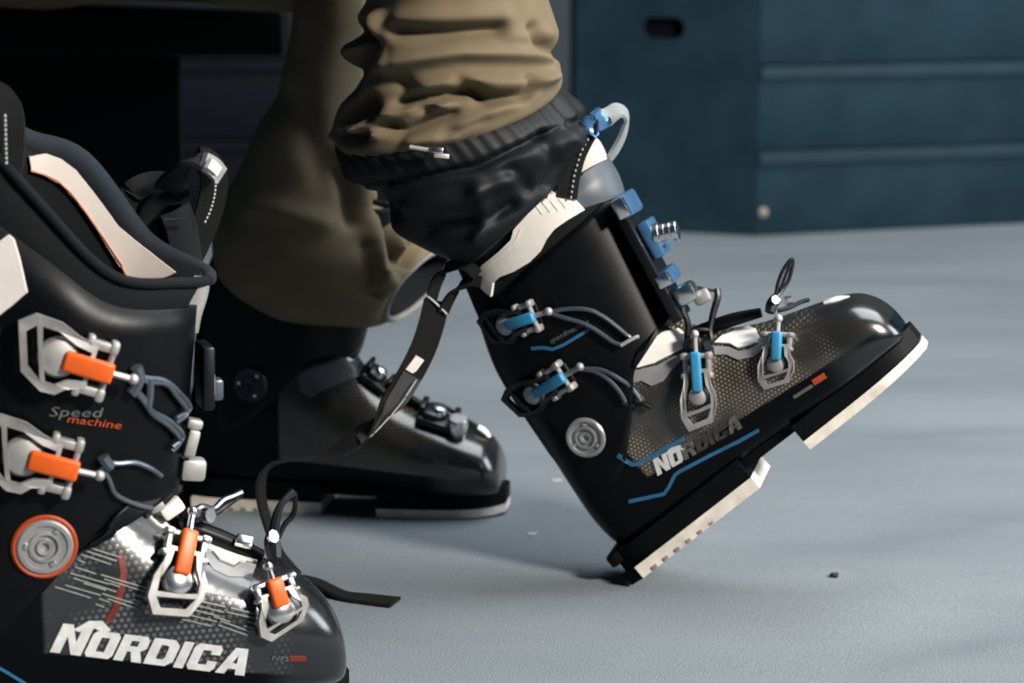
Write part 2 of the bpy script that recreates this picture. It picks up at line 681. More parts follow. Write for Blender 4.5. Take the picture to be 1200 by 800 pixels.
# ------------------------------------------------------------------ the bench
BY = 1.975
zt = on_plane(280, 14, BY).z
zb = on_plane(280, 66, BY).z
xr = on_plane(332, 40, BY).x
xb = on_plane(211, 150, BY + 0.05).x
bench = empty('bench', Matrix.Translation((xr - 0.5, BY + 0.3, 0)))
tag(bench, 'black painted bench the person sits on, at the left behind the empty boot', 'bench')
o0 = V((xr - 0.5, BY + 0.3, 0))
obj('seat_board', box((1.0, 0.60, zt - zb), Matrix.Translation(V((xr - 0.5, BY + 0.3, (zt + zb) / 2)) - o0), 0.006), M_bench, bench)
obj('side_panel', box((0.62, 0.02, zb - 0.001), Matrix.Translation(V((xb - 0.31, BY + 0.06, zb / 2)) - o0), 0.003), M_bench, bench)
obj('side_panel', box((0.62, 0.02, zb - 0.001), Matrix.Translation(V((xb - 0.51, BY + 0.54, zb / 2)) - o0), 0.003), M_bench, bench)
obj('end_panel', box((0.02, 0.455, zb - 0.001), Matrix.Translation(V((xb - 0.25, BY + 0.30, zb / 2)) - o0), 0.003), M_bench, bench)


# ------------------------------------------------------------------ ski boot generator
def ring_pts(T, B, w, n, et=2.3, eb=2.3, y0=0.0):
    """closed section in the plane through T and B (x,z) and the y axis"""
    T, B = V((T[0], 0, T[1])), V((B[0], 0, B[1]))
    c = (T + B) / 2
    a = (T - B) / 2
    out = []
    for i in range(n):
        th = 2 * math.pi * i / n
        ct, st = math.cos(th), math.sin(th)
        e = et if ct > 0 else eb
        k = (abs(ct) ** e + abs(st) ** e) ** (-1.0 / e)
        out.append(c + a * (ct * k) + V((0, w * st * k + y0, 0)))
    return out


SHELL = [  # T(x,z), B(x,z), half width, exponent top, exponent bottom
    ((.3120, .0420), (.3120, .0300), .012, 2.0, 2.2),
    ((.3105, .0520), (.3115, .0220), .027, 2.1, 2.4),
    ((.3060, .0625), (.3060, .0185), .037, 2.2, 2.6),
    ((.2970, .0725), (.2950, .0175), .044, 2.3, 2.8),
    ((.2820, .0800), (.2780, .0170), .0485, 2.3, 3.0),
    ((.2620, .0875), (.2540, .0170), .0505, 2.3, 3.2),
    ((.2400, .0950), (.2260, .0180), .0505, 2.3, 3.2),
    ((.2180, .1040), (.1930, .0200), .0480, 2.3, 3.2),
    ((.1980, .1160), (.1560, .0210), .0450, 2.3, 3.2),
    ((.1830, .1300), (.1150, .0200), .0425, 2.3, 3.2),
    ((.1720, .1450), (.0720, .0190), .0410, 2.4, 3.2),
    ((.1640, .1590), (.0360, .0190), .0400, 2.4, 3.0),
    ((.1580, .1720), (.0110, .0270), .0400, 2.4, 2.8),
    ((.1530, .1850), (.0045, .0550), .0410, 2.4, 2.6),
    ((.1500, .1960), (.0080, .0950), .0430, 2.4, 2.5),
    ((.1480, .2050), (.0140, .1350), .0440, 2.4, 2.4),
    ((.1500, .2150), (.0240, .1850), .0440, 2.4, 2.4),
]
CUFF = [
    ((.1600, .1180), (.0035, .0700), .0440, 2.3),
    ((.1680, .1330), (.0070, .1000), .0465, 2.3),
    ((.1760, .1550), (.0110, .1300), .0480, 2.2),
    ((.1850, .1850), (.0160, .1750), .0490, 2.2),
    ((.1950, .2180), (.0230, .2200), .0500, 2.2),
    ((.2060, .2570), (.0380, .2630), .0515, 2.2),
]
LINER = [
    ((.1700, .1700), (.0200, .1700), .0430, 2.2),
    ((.1880, .2150), (.0300, .2200), .0460, 2.2),
    ((.2000, .2500), (.0420, .2600), .0480, 2.2),
    ((.2080, .2750), (.0520, .2900), .0490, 2.2),
    ((.2120, .2880), (.0580, .3100), .0500, 2.2),
]


def smooth_sections(secs, n):
    flat = [tuple(s[0]) + tuple(s[1]) + tuple(s[2:]) for s in secs]
    q = catmull(flat, n)
    return [((a[0], a[1]), (a[2], a[3])) + tuple(a[4:]) for a in q]


def outward(o, axis_pts):
    """make an open tube's faces point away from its middle"""
    me = o.data
    c = sum((V(p) for p in axis_pts), V()) / len(axis_pts)
    t = 0.0
    for p in me.polygons:
        d = p.center - c
        t += p.normal.dot(V((d.x, d.y, 0)))
    if t < 0:
        me.flip_normals()


class Boot:
    def __init__(self, name, M, mats, label):
        self.M = M
        self.Mi = M.inverted()
        self.root = empty(name, M)
        tag(self.root, label, 'ski boot')
        self.mats = mats
        self.bvhs = {}

    # photo coordinate -> local ray
    def lray(self, px, py):
        o = self.Mi @ CO
        d = (self.Mi.to_3x3() @ ray(px, py)).normalized()
        return o, d

    def at(self, px, py, y):
        o, d = self.lray(px, py)
        return o + d * ((y - o.y) / d.y)

    def pick(self, px, py, surf='all', y=-0.045):
        o, d = self.lray(px, py)
        b = self.bvhs[surf]
        hit = b.ray_cast(o, d)
        if hit[0] is not None:
            n = hit[1]
            if n.dot(d) > 0:
                n = -n
            return hit[0], n
        p = self.at(px, py, y)
        q = b.find_nearest(p)
        n = (p - q[0])
        n = q[1] if n.length < 1e-5 else n.normalized()
        return q[0], n

    def add_surf(self, key, bms):
        """register surfaces used for seating details"""
        vs_, fs = [], []
        for b_ in bms:
            b_.verts.ensure_lookup_table()
            k = len(vs_)
            vs_ += [v.co.copy() for v in b_.verts]
            b_.verts.index_update()
            fs += [[v.index + k for v in f.verts] for f in b_.faces]
        self.bvhs[key] = BVHTree.FromPolygons(vs_, fs)

    def build_body(self, cuff_rim=None, liner_rim=None, hem=None, shell=SHELL, cuff=CUFF):
        r = self.root
        A = 56
        sh = bmesh.new()
        add_loft(sh, [ring_pts(s[0], s[1], s[2], A, s[3], s[4]) for s in smooth_sections(shell, 4)], True, False)
        cu = bmesh.new()
        cs = smooth_sections(cuff, 5)
        rings = []
        for k, s in enumerate(cs):
            rg = ring_pts(s[0], s[1], s[2], A, s[3], s[3])
            t = k / (len(cs) - 1)
            # scallop of the upper rim at the sides, lower hem dropping round the ankle pivots
            out = []
            for i, p in enumerate(rg):
                th = 2 * math.pi * i / A
                side = abs(math.sin(th))
                f = math.cos(th)
                dz = 0.0
                dz -= 0.028 * (1 - t) ** 2 * side ** 3
                dz -= 0.012 * t ** 3 * max(0, -f)
                dz += 0.006 * t ** 4 * max(0, f) ** 3
                out.append(p + V((0, 0, dz)))
            rings.append(out)
        def to_rim(rgs, rim, steps=8, ease=1.0):
            per = 56 // len(rim)
            q = [V(p) for p in catmull(rim, per, closed=True)]
            last = rgs[-1]
            return rgs + [[V((*a.lerp(b, (k / steps) ** ease).xy, a.lerp(b, k / steps).z)) for a, b in zip(last, q)] for k in range(1, steps + 1)]
        hem = [V(p) for p in catmull(hem or [(.170, 0, .141), (.142, .036, .151), (.100, .0475, .112), (.056, .0445, .078), (.004, 0, .074),
                                      (.056, -.0445, .078), (.100, -.0475, .112), (.142, -.037, .152)], 7, closed=True)]
        for k in range(10):
            f = (k / 10.0) ** 0.8
            rings[k] = [a.lerp(b, f) for a, b in zip(hem, rings[10])]
        if cuff_rim:
            rings = to_rim(rings[:12], cuff_rim)
        add_loft(cu, rings, False, False)
        li = bmesh.new()
        ls = smooth_sections(LINER, 4)
        lr = [ring_pts(s[0], s[1], s[2], A, s[3], s[3]) for s in ls]
        if liner_rim:
            lr = to_rim(lr[:5], liner_rim, ease=1.7)
            self.rim_pts = lr[-1]
        add_loft(li, lr, False, False)
        self.add_surf('shell', [sh])
        self.add_surf('cuff', [cu])
        self.add_surf('liner', [li])
        self.add_surf('all', [sh, cu])
        self.add_surf('top', [cu, li])
        self.lower = obj('lower_shell', sh, self.mats['shell'], r)
        self.cuff = obj('cuff', cu, self.mats['cuff'], r)
        outward(self.cuff, [v.co for v in self.cuff.data.vertices])
        md = self.cuff.modifiers.new('thickness', 'SOLIDIFY')
        md.thickness = 0.004
        md.offset = -1
        self.liner = obj('liner', li, M_liner, r)
        outward(self.liner, [v.co for v in self.liner.data.vertices])
        md = self.liner.modifiers.new('padding', 'SOLIDIFY')
        md.thickness = 0.007
        md.offset = -1
        # soles
        def sole(x0, x1, w0, w1, z0, z1, m_, name, rocker=0.0, rnd0=False, rnd1=False):
            b_ = bmesh.new()
            rows = []
            N = 14
            for k in range(N + 1):
                t = k / N
                x = x0 + (x1 - x0) * t
                w = w0 + (w1 - w0) * t
                if rnd1 and t > .55:
                    w *= math.sqrt(max(0.04, 1 - ((t - .55) / .45) ** 2.6 * .85))
                if rnd0 and t < .4:
                    w *= math.sqrt(max(0.04, 1 - ((.4 - t) / .4) ** 2.6 * .75))
                lift = rocker * max(0, t - 0.35) ** 2
                rows.append([V((x, -w, z0 + lift)), V((x, w, z0 + lift)), V((x, w, z1 + lift * .6)), V((x, -w, z1 + lift * .6))])
            add_loft(b_, rows)
            bmesh.ops.bevel(b_, geom=[e for e in b_.edges if e.calc_face_angle(0) > .6], offset=.0012, segments=2, affect='EDGES')
            return obj(name, b_, m_, r)
        sole(0.0, .142, .034, .037, .0115, .030, M_soleblack, 'heel_block', rnd0=True)
        sole(-.001, .0142, .026, .0345, .0, .0120, M_soleblack, 'heel_tip')
        hp = sole(.014, .142, .0345, .036, .0, .0115, M_sole, 'heel_pad')
        sole(.196, .3165, .040, .034, .0085, .024, M_soleblack, 'toe_block', rocker=.009, rnd1=True)
        tp = sole(.196, .3165, .040, .034, .0, .0085, M_sole, 'toe_pad', rocker=.009, rnd1=True)
        sole(.138, .200, .030, .034, .0185, .028, M_soleblack, 'arch_plate')
        # tread notches along the pale pads: small dark lugs
        for (pad, xs, wy) in ((hp, [.028 + .0125 * k for k in range(6)], .0355), ):
            for x in xs:
                obj('tread_lug', box((.006, .071, .0035), Matrix.Translation((x, 0, .0016)), .0008), M_sole_dim, pad)
        # heel lip
        obj('heel_lip', box((.014, .052, .012), Matrix.Translation((.002, 0, .026)), .003), M_soleblack, r)

    # ---- details seated on the surface
    def decal(self, name, loops, mat_, surf='all', lift=0.0004, thick=0.0012, y=-0.045, parent=None, maxlen=0.006, label=None):
        """thin raised piece whose outline (photo coordinates) is laid on the boot's surface"""
        ls = [[V((p[0], p[1], 0)) for p in l] for l in loops]
        tris = tessellate_polygon(ls)
        flat = [p for l in ls for p in l]
        b_ = bmesh.new()
        bv = [b_.verts.new(p) for p in flat]
        for t in tris:
            try:
                b_.faces.new([bv[i] for i in t])
            except ValueError:
                pass
        mpx = maxlen * 1400
        for _ in range(5):
            es = [e for e in b_.edges if e.calc_length() > mpx]
            if not es:
                break
            bmesh.ops.subdivide_edges(b_, edges=es, cuts=1)
            bmesh.ops.triangulate(b_, faces=b_.faces[:])
        for f in b_.faces:
            f.normal_update()
            if f.normal.z > 0:
                f.normal_flip()
        nrm = {}
        for v in b_.verts:
            p, n = self.pick(v.co.x, v.co.y, surf, y)
            nrm[v] = n
            v.co = p + n * lift
        top = bmesh.ops.duplicate(b_, geom=b_.verts[:] + b_.edges[:] + b_.faces[:])
        vm = top['vert_map']
        for v in list(nrm):
            c = vm[v]
            c.co = c.co + nrm[v] * thick
        bedges = [e for e in b_.edges if e.is_boundary and e.verts[0] in nrm]
        for e in bedges:
            a, c = e.verts
            try:
                b_.faces.new((a, c, vm[c], vm[a]))
            except ValueError:
                pass
        return obj(name, b_, mat_, parent or self.root, label=label)

    def stroke(self, name, pts, width, mat_, surf='all', lift=0.0004, thick=0.0010, parent=None, y=-0.045, label=None):
        """painted or inlaid line of constant width"""
        L_, R_ = [], []
        P = [V((p[0], p[1], 0)) for p in pts]
        for i, p in enumerate(P):
            t = (P[min(i + 1, len(P) - 1)] - P[max(i - 1, 0)]).normalized()
            n = V((-t.y, t.x, 0)) * (width / 2)
            L_.append(tuple((p + n)[:2]))
            R_.append(tuple((p - n)[:2]))
        return self.decal(name, [L_ + R_[::-1]], mat_, surf, lift, thick, y, parent, label=label)

    def rail(self, name, pts, r, mat_, parent, surf='all', lift=0.004, closed=False, lifts=None, smooth=4):
        P = []
        for i, p in enumerate(pts):
            q, n = self.pick(p[0], p[1], surf)
            P.append(q + n * (lifts[i] if lifts else lift))
        return obj(name, tube(P, r, sides=8, smooth=smooth, closed=closed), mat_, parent)

    def disc(self, name, c, rad, surf='all', ring=None, parent=None):
        p, n = self.pick(c[0], c[1], surf)
        n = (n * 0.4 + V((0, -1, 0)) * 0.6).normalized()
        m = frame(p, (1, 0, 0), n)
        R = rad
        t = obj(name, lathe([(R * .96, -.004), (R, .0), (R, .0022), (R * .93, .0034), (R * .80, .0034), (R * .77, .0022), (R * .58, .0018),
                             (R * .56, .0030), (R * .46, .0032), (R * .44, .0012), (R * .30, .0012), (R * .28, .0030), (R * .16, .0026),
                             (R * .13, .0008), (R * .02, .0004)], m, 40), M_satin_disc, self.root)
        if ring:
            obj('pivot_ring', lathe([(R * 1.0, -.003), (R * 1.17, -.003), (R * 1.17, .0012), (R * 1.10, .0024), (R * 1.0, .0018), (R * 1.0, -.003)], m, 40, False), ring, t)
        for q in (0.9, 3.0, 5.1):
            mm = m @ Matrix.Rotation(q, 4, 'Z') @ Matrix.Translation((R * .67, 0, .0024))
            obj('spanner_nib', box((R * .16, R * .22, .0016), mm, .0004), M_chrome, t)
        return t

    def buckle(self, o_px, t_px, length, width, m_frame, m_insert, surf='all', lift=0.004, tilt=0.0, cap=M_chrome, n_mix=0.6, rod=True, twist=0.0, skew=0.35):
        p, n = self.pick(o_px[0], o_px[1], surf)
        q, n2 = self.pick(t_px[0], t_px[1], surf)
        nn = (n + n2).normalized()
        nn = (nn * n_mix + V((0, -1, 0)) * (1 - n_mix)).normalized()
        u = q - p
        L = u.length if length is None else length
        m = frame(p + nn * lift, u, nn) @ Matrix.Rotation(tilt, 4, 'Y')
        if twist:
            m = m @ Matrix.Rotation(twist, 4, 'X')
        W = width
        x = lambda f: f * L
        y_ = lambda f: f * W / 2
        # base plate seated on the shell
        base = obj('buckle', box((x(.60), W * .62, .004), m @ Matrix.Translation((x(.30), 0, -.003)), .001), M_black, self.root)
        b_ = bmesh.new()
        bend = lambda xx: 0.006 * math.sin(math.pi * min(1, max(0, xx / L))) - 0.002 * (xx / L)
        sk = lambda pts: [(x(f) - skew * y_(g) * min(1, max(0, (f - .40) / .35)), y_(g)) for f, g in pts]
        outer = sk([(.22, .64), (.42, .76), (.58, 1.0), (.80, 1.02), (1.0, .66), (1.0, -.66), (.80, -1.02), (.58, -1.0), (.42, -.76), (.22, -.64)])
        hole = sk([(.27, .42), (.43, .50), (.60, .74), (.74, .74), (.755, 0), (.74, -.74), (.60, -.74), (.43, -.50), (.27, -.42)])
        slot = sk([(.80, .72), (.92, .46), (.92, -.46), (.80, -.72)])
        add_poly(b_, outer, [hole, slot], .0046, m, bend)
        bmesh.ops.bevel(b_, geom=[e for e in b_.edges if e.calc_face_angle(0) > .9], offset=.0011, segments=2, affect='EDGES')
        obj('lever_frame', b_, m_frame, base)
        # two side cheeks with knuckles
        for s in (-1, 1):
            b_ = bmesh.new()
            add_box(b_, (x(.34), W * .13, .0085), m @ Matrix.Translation((x(.19), s * W * .33, .003)), .0012)
            add_box(b_, (x(.10), W * .20, .011), m @ Matrix.Translation((x(.05), s * W * .35, .003)), .002)
            add_box(b_, (x(.09), W * .19, .010), m @ Matrix.Translation((x(.31), s * W * .36, .0035)), .002)
            obj('cheek', b_, cap, base)
        obj('hinge_pin', tube([m @ V((x(.05), -W * .44, .0055)), m @ V((x(.05), W * .44, .0055))], .0022, smooth=1), cap, base)
        # lever insert
        mi = m @ Matrix.Translation((x(.26), 0, .0088)) @ Matrix.Rotation(0.07, 4, 'Y')
        obj('lever_insert', box((x(.54), W * .30, .0065), mi, .0022, 3), m_insert, base)
        # dome where the insert meets the frame
        md = m @ Matrix.Translation((x(.58), 0, .0015))
        obj('hinge_dome', lathe([(W * .29, -.002), (W * .29, .002), (W * .25, .0048), (W * .14, .0064), (W * .01, .0066)], md, 24), cap, base)
        if rod:
            P0 = m @ V((x(.02), 0, .007))
            P1 = m @ V((x(-.24), 0, .006))
            b_ = tube([P0, P1], .0021, smooth=1)
            bmesh.ops.create_uvsphere(b_, u_segments=12, v_segments=8, radius=.0036, matrix=Matrix.Translation(P1))
            obj('adjuster_rod', b_, cap, base)
        return base, m


M_print_dim2 = mat("grey_stripe_print", (0.20, 0.21, 0.21), 0.5, 0, 0.15, 160)
M_dkmetal2 = mat("blue_grey_anodised_metal", (0.10, 0.12, 0.145), 0.32, 0.7, 0.15, 70)
M_greypl2 = mat("grey_hem_binding", (0.16, 0.16, 0.155), 0.7, 0, 0.15, 60)
M_khaki_dark = mat("seam_thread", (0.13, 0.095, 0.05), 0.85, 0, 0.1, 60)
M_scrap = mat('dull_scrap_paper', (0.34, 0.33, 0.32), 0.8, 0, 0.1, 60)
M_satin_disc = mat('brushed_pivot_metal', (0.28, 0.28, 0.28), 0.38, 0.5, 0.15, 60)


def boot_matrix(origin, yaw, pitch, scale=1.0, mirror=False):
    m = Matrix.Translation(V(origin)) @ Matrix.Rotation(math.radians(yaw), 4, 'Z') @ Matrix.Rotation(-math.radians(pitch), 4, 'Y')
    return m @ Matrix.Scale(scale, 4)


mats_blue = {'shell': M_shell_blue, 'cuff': M_cuff}
mats_orange = {'shell': M_shell_orange, 'cuff': M_cuff}

oa = on_floor(748, 674)
A = Boot('ski_boot', boot_matrix((oa.x, oa.y, 0), -14, 41.5),
         mats_blue, 'black ski boot with blue buckles, toe lifted, balanced on its heel in the middle')
A.build_body()
B = Boot('ski_boot', boot_matrix((-0.317, 1.88, 0), -8, 0), {'shell': M_shell_far, 'cuff': M_cuff},
         'black ski boot planted flat on the floor behind the trailing strap')
B.build_body()
C = Boot('ski_boot', boot_matrix((-0.4173, 1.2426, 0), 20, 0, 1.0), mats_orange,
         'black ski boot with orange buckles and white lining, cropped at the lower left')
cat_ = lambda px, py, y: tuple(C.at(px, py, y))
mir = lambda p, dz: (p[0], -p[1], p[2] + dz)
nf, nn_, nb = cat_(210, 362, -.037), cat_(130, 357, -.0545), cat_(46, 298, -.047)
SHELL_C = [((t[0] + .004 * min(1, max(0, (.25 - t[0]) / .05)), z_), b_, w_, e1, e2) for (t, b_, w_, e1, e2), z_ in zip(
    SHELL, [.046, .060, .073, .0855, .0985, .108, .116, .126, .138, .149, .159, .168, .177, .188, .198, .206, .216])]
CUFF_C = [((.186, .138), (.0035, .0700), .0455, 2.3), ((.194, .150), (.0070, .1000), .0475, 2.3), ((.202, .172), (.0110, .1300), .0490, 2.2),
          ((.2085, .197), (.0160, .1750), .0505, 2.2), ((.214, .225), (.0230, .2200), .0515, 2.2), ((.220, .257), (.0380, .2630), .0525, 2.2)]
C.build_body(
    cuff_rim=[cat_(232, 352, 0), mir(nf, .004), mir(nn_, .006), mir(nb, 0), (.036, 0, .400), nb, nn_, nf],
    liner_rim=[cat_(244, 323, 0), cat_(170, 284, .034), cat_(94, 190, .046), cat_(20, 160, .041), (.052, 0, .452), cat_(44, 236, -.039), cat_(130, 322, -.046), cat_(208, 331, -.028)],
    hem=[cat_(206, 603, .0), mir(cat_(152, 588, -.039), 0), mir(cat_(96, 640, -.049), 0), (.056, .0445, .078), (.004, 0, .074), (.056, -.0445, .078),
         cat_(96, 645, -.049), cat_(152, 588, -.039)],
    shell=SHELL_C, cuff=CUFF_C)

# ------------------------------------------------------------------ boot A: blue buckles, on its heel
a_root = A.root
A.disc('pivot_disc', (687, 512), .0172)
# pale instep plates and their grey margins
A.decal('instep_plate', [[(732, 433), (738, 421), (748, 409), (760, 400), (776, 391), (795, 387), (803, 394), (804, 402), (800, 409), (786, 416), (768, 425), (750, 430)]],
        M_whitepl, 'shell', .0006, .002)
A.decal('instep_margin', [[(730, 436), (748, 433), (770, 428), (790, 418), (800, 414), (797, 424), (785, 436), (778, 446), (764, 452), (752, 446), (740, 449), (730, 449)]],
        M_greypl, 'shell', .0003, .0010)
A.decal('instep_plate', [[(838, 403), (846, 396), (862, 390), (878, 385), (887, 388), (890, 396), (887, 402), (878, 406), (866, 409), (856, 404)]],
        M_whitepl, 'shell', .0006, .002)
A.decal('instep_margin', [[(836, 406), (854, 407), (866, 412), (880, 409), (891, 403), (892, 412), (884, 418), (866, 422), (852, 416), (838, 416)]],
        M_greypl, 'shell', .0003, .0010)
# overlapping upper flap of the shell along the instep
P = [A.at(806, 392, -.012), A.at(830, 384, -.012), A.at(860, 374, -.012), A.at(892, 366, -.012)]
obj('shell_flap', tube(P, [.004, .0055, .0055, .004], sides=10, smooth=4), M_cuff, a_root)
# blue trim lines
A.stroke('trim_line', [(724, 533), (741, 544), (748, 543), (770, 531), (802, 513)], 4.6, M_bluestripe, 'all')
A.stroke('trim_line', [(737, 587), (756, 583), (778, 578), (784, 570), (791, 556), (796, 552), (830, 534), (866, 516), (889, 503)], 4.0, M_bluestripe, 'all')
# white panel on the collar, ribbed at its upper end
white = A.decal('collar_panel', [[(562, 330), (560, 319), (568, 309), (586, 294), (600, 280), (603, 268), (621, 248), (619, 234), (640, 225), (657, 223), (671, 231),
                                  (684, 246), (664, 258), (650, 268), (641, 280), (634, 294), (622, 306), (604, 317), (588, 323), (580, 330), (578, 346), (572, 341)]],
                M_white, 'top', .0006, .0035, maxlen=.005)
for k in range(4):
    x0, y0 = 627 + 9 * k, 236 - 2 * k
    A.stroke('rib', [(x0, y0 + 2), (x0 + 9, y0 + 14)], 1.2, M_white, 'top', .0036, .0010, white)
A.stroke('rib', [(566, 316), (590, 297), (606, 281), (612, 266)], 1.6, M_white, 'top', .0036, .0008, white)


# block lettering, drawn as outlines: unit height 1, italic shear applied when laid out
GLY = {
    'N': ([[(0, 0), (0, 1), (.34, 1), (.66, .42), (.66, 1), (.98, 1), (.98, 0), (.66, 0), (.32, .60), (.32, 0)]], 1.06),
    'O': ([[(.10, 0), (0, .14), (0, .86), (.10, 1), (.82, 1), (.92, .86), (.92, .14), (.82, 0)], [(.32, .22), (.60, .22), (.60, .78), (.32, .78)]], 1.0),
    'R': ([[(0, 0), (0, 1), (.78, 1), (.90, .86), (.90, .54), (.74, .42), (.94, 0), (.60, 0), (.44, .38), (.32, .38), (.32, 0)], [(.32, .58), (.58, .58), (.58, .80), (.32, .80)]], 1.0),
    'D': ([[(0, 0), (0, 1), (.72, 1), (.92, .80), (.92, .20), (.72, 0)], [(.32, .22), (.54, .22), (.60, .30), (.60, .70), (.54, .78), (.32, .78)]], 1.0),
    'I': ([[(0, 0), (0, 1), (.32, 1), (.32, 0)]], .40),
    'C': ([[(.10, 0), (0, .14), (0, .86), (.10, 1), (.82, 1), (.92, .88), (.92, .64), (.60, .64), (.60, .78), (.32, .78), (.32, .22), (.60, .22), (.60, .38), (.92, .38), (.92, .12), (.82, 0)]], 1.0),
    'A': ([[(0, 0), (.30, 1), (.72, 1), (.98, 0), (.66, 0), (.61, .20), (.36, .20), (.31, 0)], [(.41, .40), (.57, .40), (.50, .74)]], 1.04),
}


def lettering(boot, word, start, end, heights, mat_list, shear, surf='all', parent_name='lettering', first=1.0):
    """lay a word along the line start -> end (photo coordinates), cap height in photo px"""
    S, Ee = V((start[0], start[1])), V((end[0], end[1]))
    tot = sum(GLY[c][1] * (first if i == 0 else 1) for i, c in enumerate(word))
    base = (Ee - S)
    ux = base / tot
    un = V((base.y, -base.x)).normalized()
    pos = 0.0
    par = None
    for i, c in enumerate(word):
        loops, adv = GLY[c]
        k = first if i == 0 else 1.0
        h = heights * (1.12 if i == 0 else 1.0)
        ls = []
        for l in loops:
            ls.append([tuple(S + ux * (pos + (x * k) + shear * y * h / ux.length) + un * (y * h)) for x, y in l])
        o = boot.decal(parent_name if par is None else 'letter', ls, mat_list[i], surf, .0004, .0008, parent=par, maxlen=.008)
        if par is None:
            par = o
        pos += adv * k
    return par


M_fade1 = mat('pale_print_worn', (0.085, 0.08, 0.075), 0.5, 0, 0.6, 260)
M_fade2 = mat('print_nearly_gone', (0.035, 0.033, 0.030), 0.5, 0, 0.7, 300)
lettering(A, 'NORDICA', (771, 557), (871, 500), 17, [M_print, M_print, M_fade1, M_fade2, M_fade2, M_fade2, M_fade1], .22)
A.decal('letter_peak', [[(778, 533), (786, 524), (797, 521), (803, 526), (794, 527), (787, 531)]], M_print, 'all', .0004, .0008)
A.stroke('size_mark', [(930, 465), (952, 451)], 4, M_print_dim)
A.stroke('size_mark', [(953, 448), (967, 439)], 7, M_orange_dim, label='small orange print mark by the toe')
# faint cuff wording with its blue underline
A.stroke('cuff_underline', [(623, 408), (637, 407), (648, 409), (662, 403), (690, 386)], 3.6, M_bluestripe)


def text_decal(boot, body, start, end, height, mat_, name, shear=0.3, surf='all', parent=None):
    cu = bpy.data.curves.new('lettering', 'FONT')
    cu.body = body
    cu.resolution_u = 2
    o = bpy.data.objects.new('lettering', cu)
    COL.objects.link(o)
    dg = bpy.context.evaluated_depsgraph_get()
    me = bpy.data.meshes.new_from_object(o.evaluated_get(dg))
    bpy.data.objects.remove(o)
    xs = [v.co.x for v in me.vertices]
    w = max(xs) - min(xs)
    x0 = min(xs)
    S, Ee = V(start), V(end)
    ux = (Ee - S) / w
    un = V((ux.y, -ux.x)).normalized()
    b_ = bmesh.new()
    b_.from_mesh(me)
    bpy.data.meshes.remove(me)
    for v in b_.verts:
        p = S + ux * (v.co.x - x0) + un * (v.co.y * height) + ux.normalized() * (shear * v.co.y * height)
        q, n = boot.pick(p.x, p.y, surf)
        v.co = q + n * .0014
    return obj(name, b_, mat_, parent or boot.root, smooth=False)


text_decal(A, 'speedmachine', (646, 402), (690, 379), 9, M_print_dim, 'cuff_lettering')

# cuff buckles
b1, m1 = A.buckle((634, 366), (561, 391), None, .031, M_dkmetal, M_blue, lift=.005, cap=M_satin)
b2, m2 = A.buckle((670, 434), (606, 472), None, .031, M_dkmetal, M_blue, lift=.005, cap=M_satin)
b3, m3 = A.buckle((818, 412), (822, 500), None, .029, M_satin, M_blue, lift=.005, cap=M_satin, n_mix=.5)
b4, m4 = A.buckle((901, 364), (910, 452), None, .029, M_satin, M_blue, lift=.005, cap=M_satin, n_mix=.5)
# bails of the cuff buckles: two rails joined at both ends
A.rail('bail_rail', [(645, 365), (664, 361), (690, 362), (708, 371), (722, 382), (734, 392)], .0019, M_dkmetal2, b1, lift=.004)
A.rail('bail_rail', [(645, 365), (662, 371), (682, 377), (699, 386), (718, 400)], .0019, M_dkmetal2, b1, lift=.004)
A.rail('bail_end', [(718, 400), (729, 403), (738, 396), (734, 392)], .0018, M_dkmetal2, b1, lift=.004)
A.rail('bail_pin', [(727, 404), (741, 396), (747, 394)], .0017, M_satin, b1, lift=.006)
A.rail('bail_rail', [(682, 431), (698, 434), (714, 444), (726, 457), (733, 470)], .0019, M_dkmetal2, b2, lift=.004)
A.rail('bail_rail', [(682, 431), (705, 432), (728, 444), (742, 456), (752, 470)], .0019, M_dkmetal2, b2, lift=.004)
A.rail('bail_end', [(728, 470), (742, 475), (754, 473), (764, 477)], .0017, M_black, b2, lift=.004)


# standing bails of the forefoot buckles (free wire frames lifted off the shell)
def wire(boot, name, pts, r, mat_, parent, closed=False, smooth=4, sides=8):
    return obj(name, tube([boot.at(*p) for p in pts], r, sides=sides, smooth=smooth, closed=closed), mat_, parent)


wire(A, 'bail_upright', [(816, 412, -.030), (806, 399, -.030), (806, 378, -.028), (800, 362, -.026), (804, 345, -.022), (808, 331, -.020)], [.0032, .003, .0026, .003, .0028, .0030], M_black, b3)
wire(A, 'bail_upright', [(824, 410, -.026), (833, 400, -.024), (832, 386, -.022), (836, 366, -.018), (841, 348, -.014), (840, 338, -.012)], [.0032, .003, .0026, .0028, .0030, .0026], M_black, b3)
wire(A, 'bail_crossbar', [(804, 388, -.028), (820, 386, -.025), (833, 387, -.022)], .0020, M_black, b3)
wire(A, 'bail_crossbar', [(808, 334, -.020), (826, 338, -.016), (841, 341, -.012)], .0014, M_black, b3)
wire(A, 'bail_foot', [(803, 402, -.034), (809, 404, -.035)], .0050, M_dkmetal, b3, smooth=1)
wire(A, 'bail_foot', [(824, 406, -.030), (832, 404, -.028)], .0050, M_dkmetal, b3, smooth=1)
wire(A, 'bail_link', [(902, 366, -.030), (905, 356, -.026), (910, 348, -.022)], [.0040, .0050, .0040], M_dkmetal, b4)
wire(A, 'bail_rivet', [(907, 352, -.030), (909, 351, -.032)], .0035, M_chrome, b4, smooth=1)
wire(A, 'bail_loop', [(909, 347, -.022), (912, 331, -.020), (918, 316, -.018), (927, 304, -.016), (929, 308, -.014), (925, 326, -.015), (918, 338, -.018), (911, 347, -.022)], .0016, M_dkmetal, b4)
wire(A, 'bail_stay', [(913, 343, -.021), (921, 322, -.019), (927, 307, -.017)], .0013, M_dkmetal, b4)
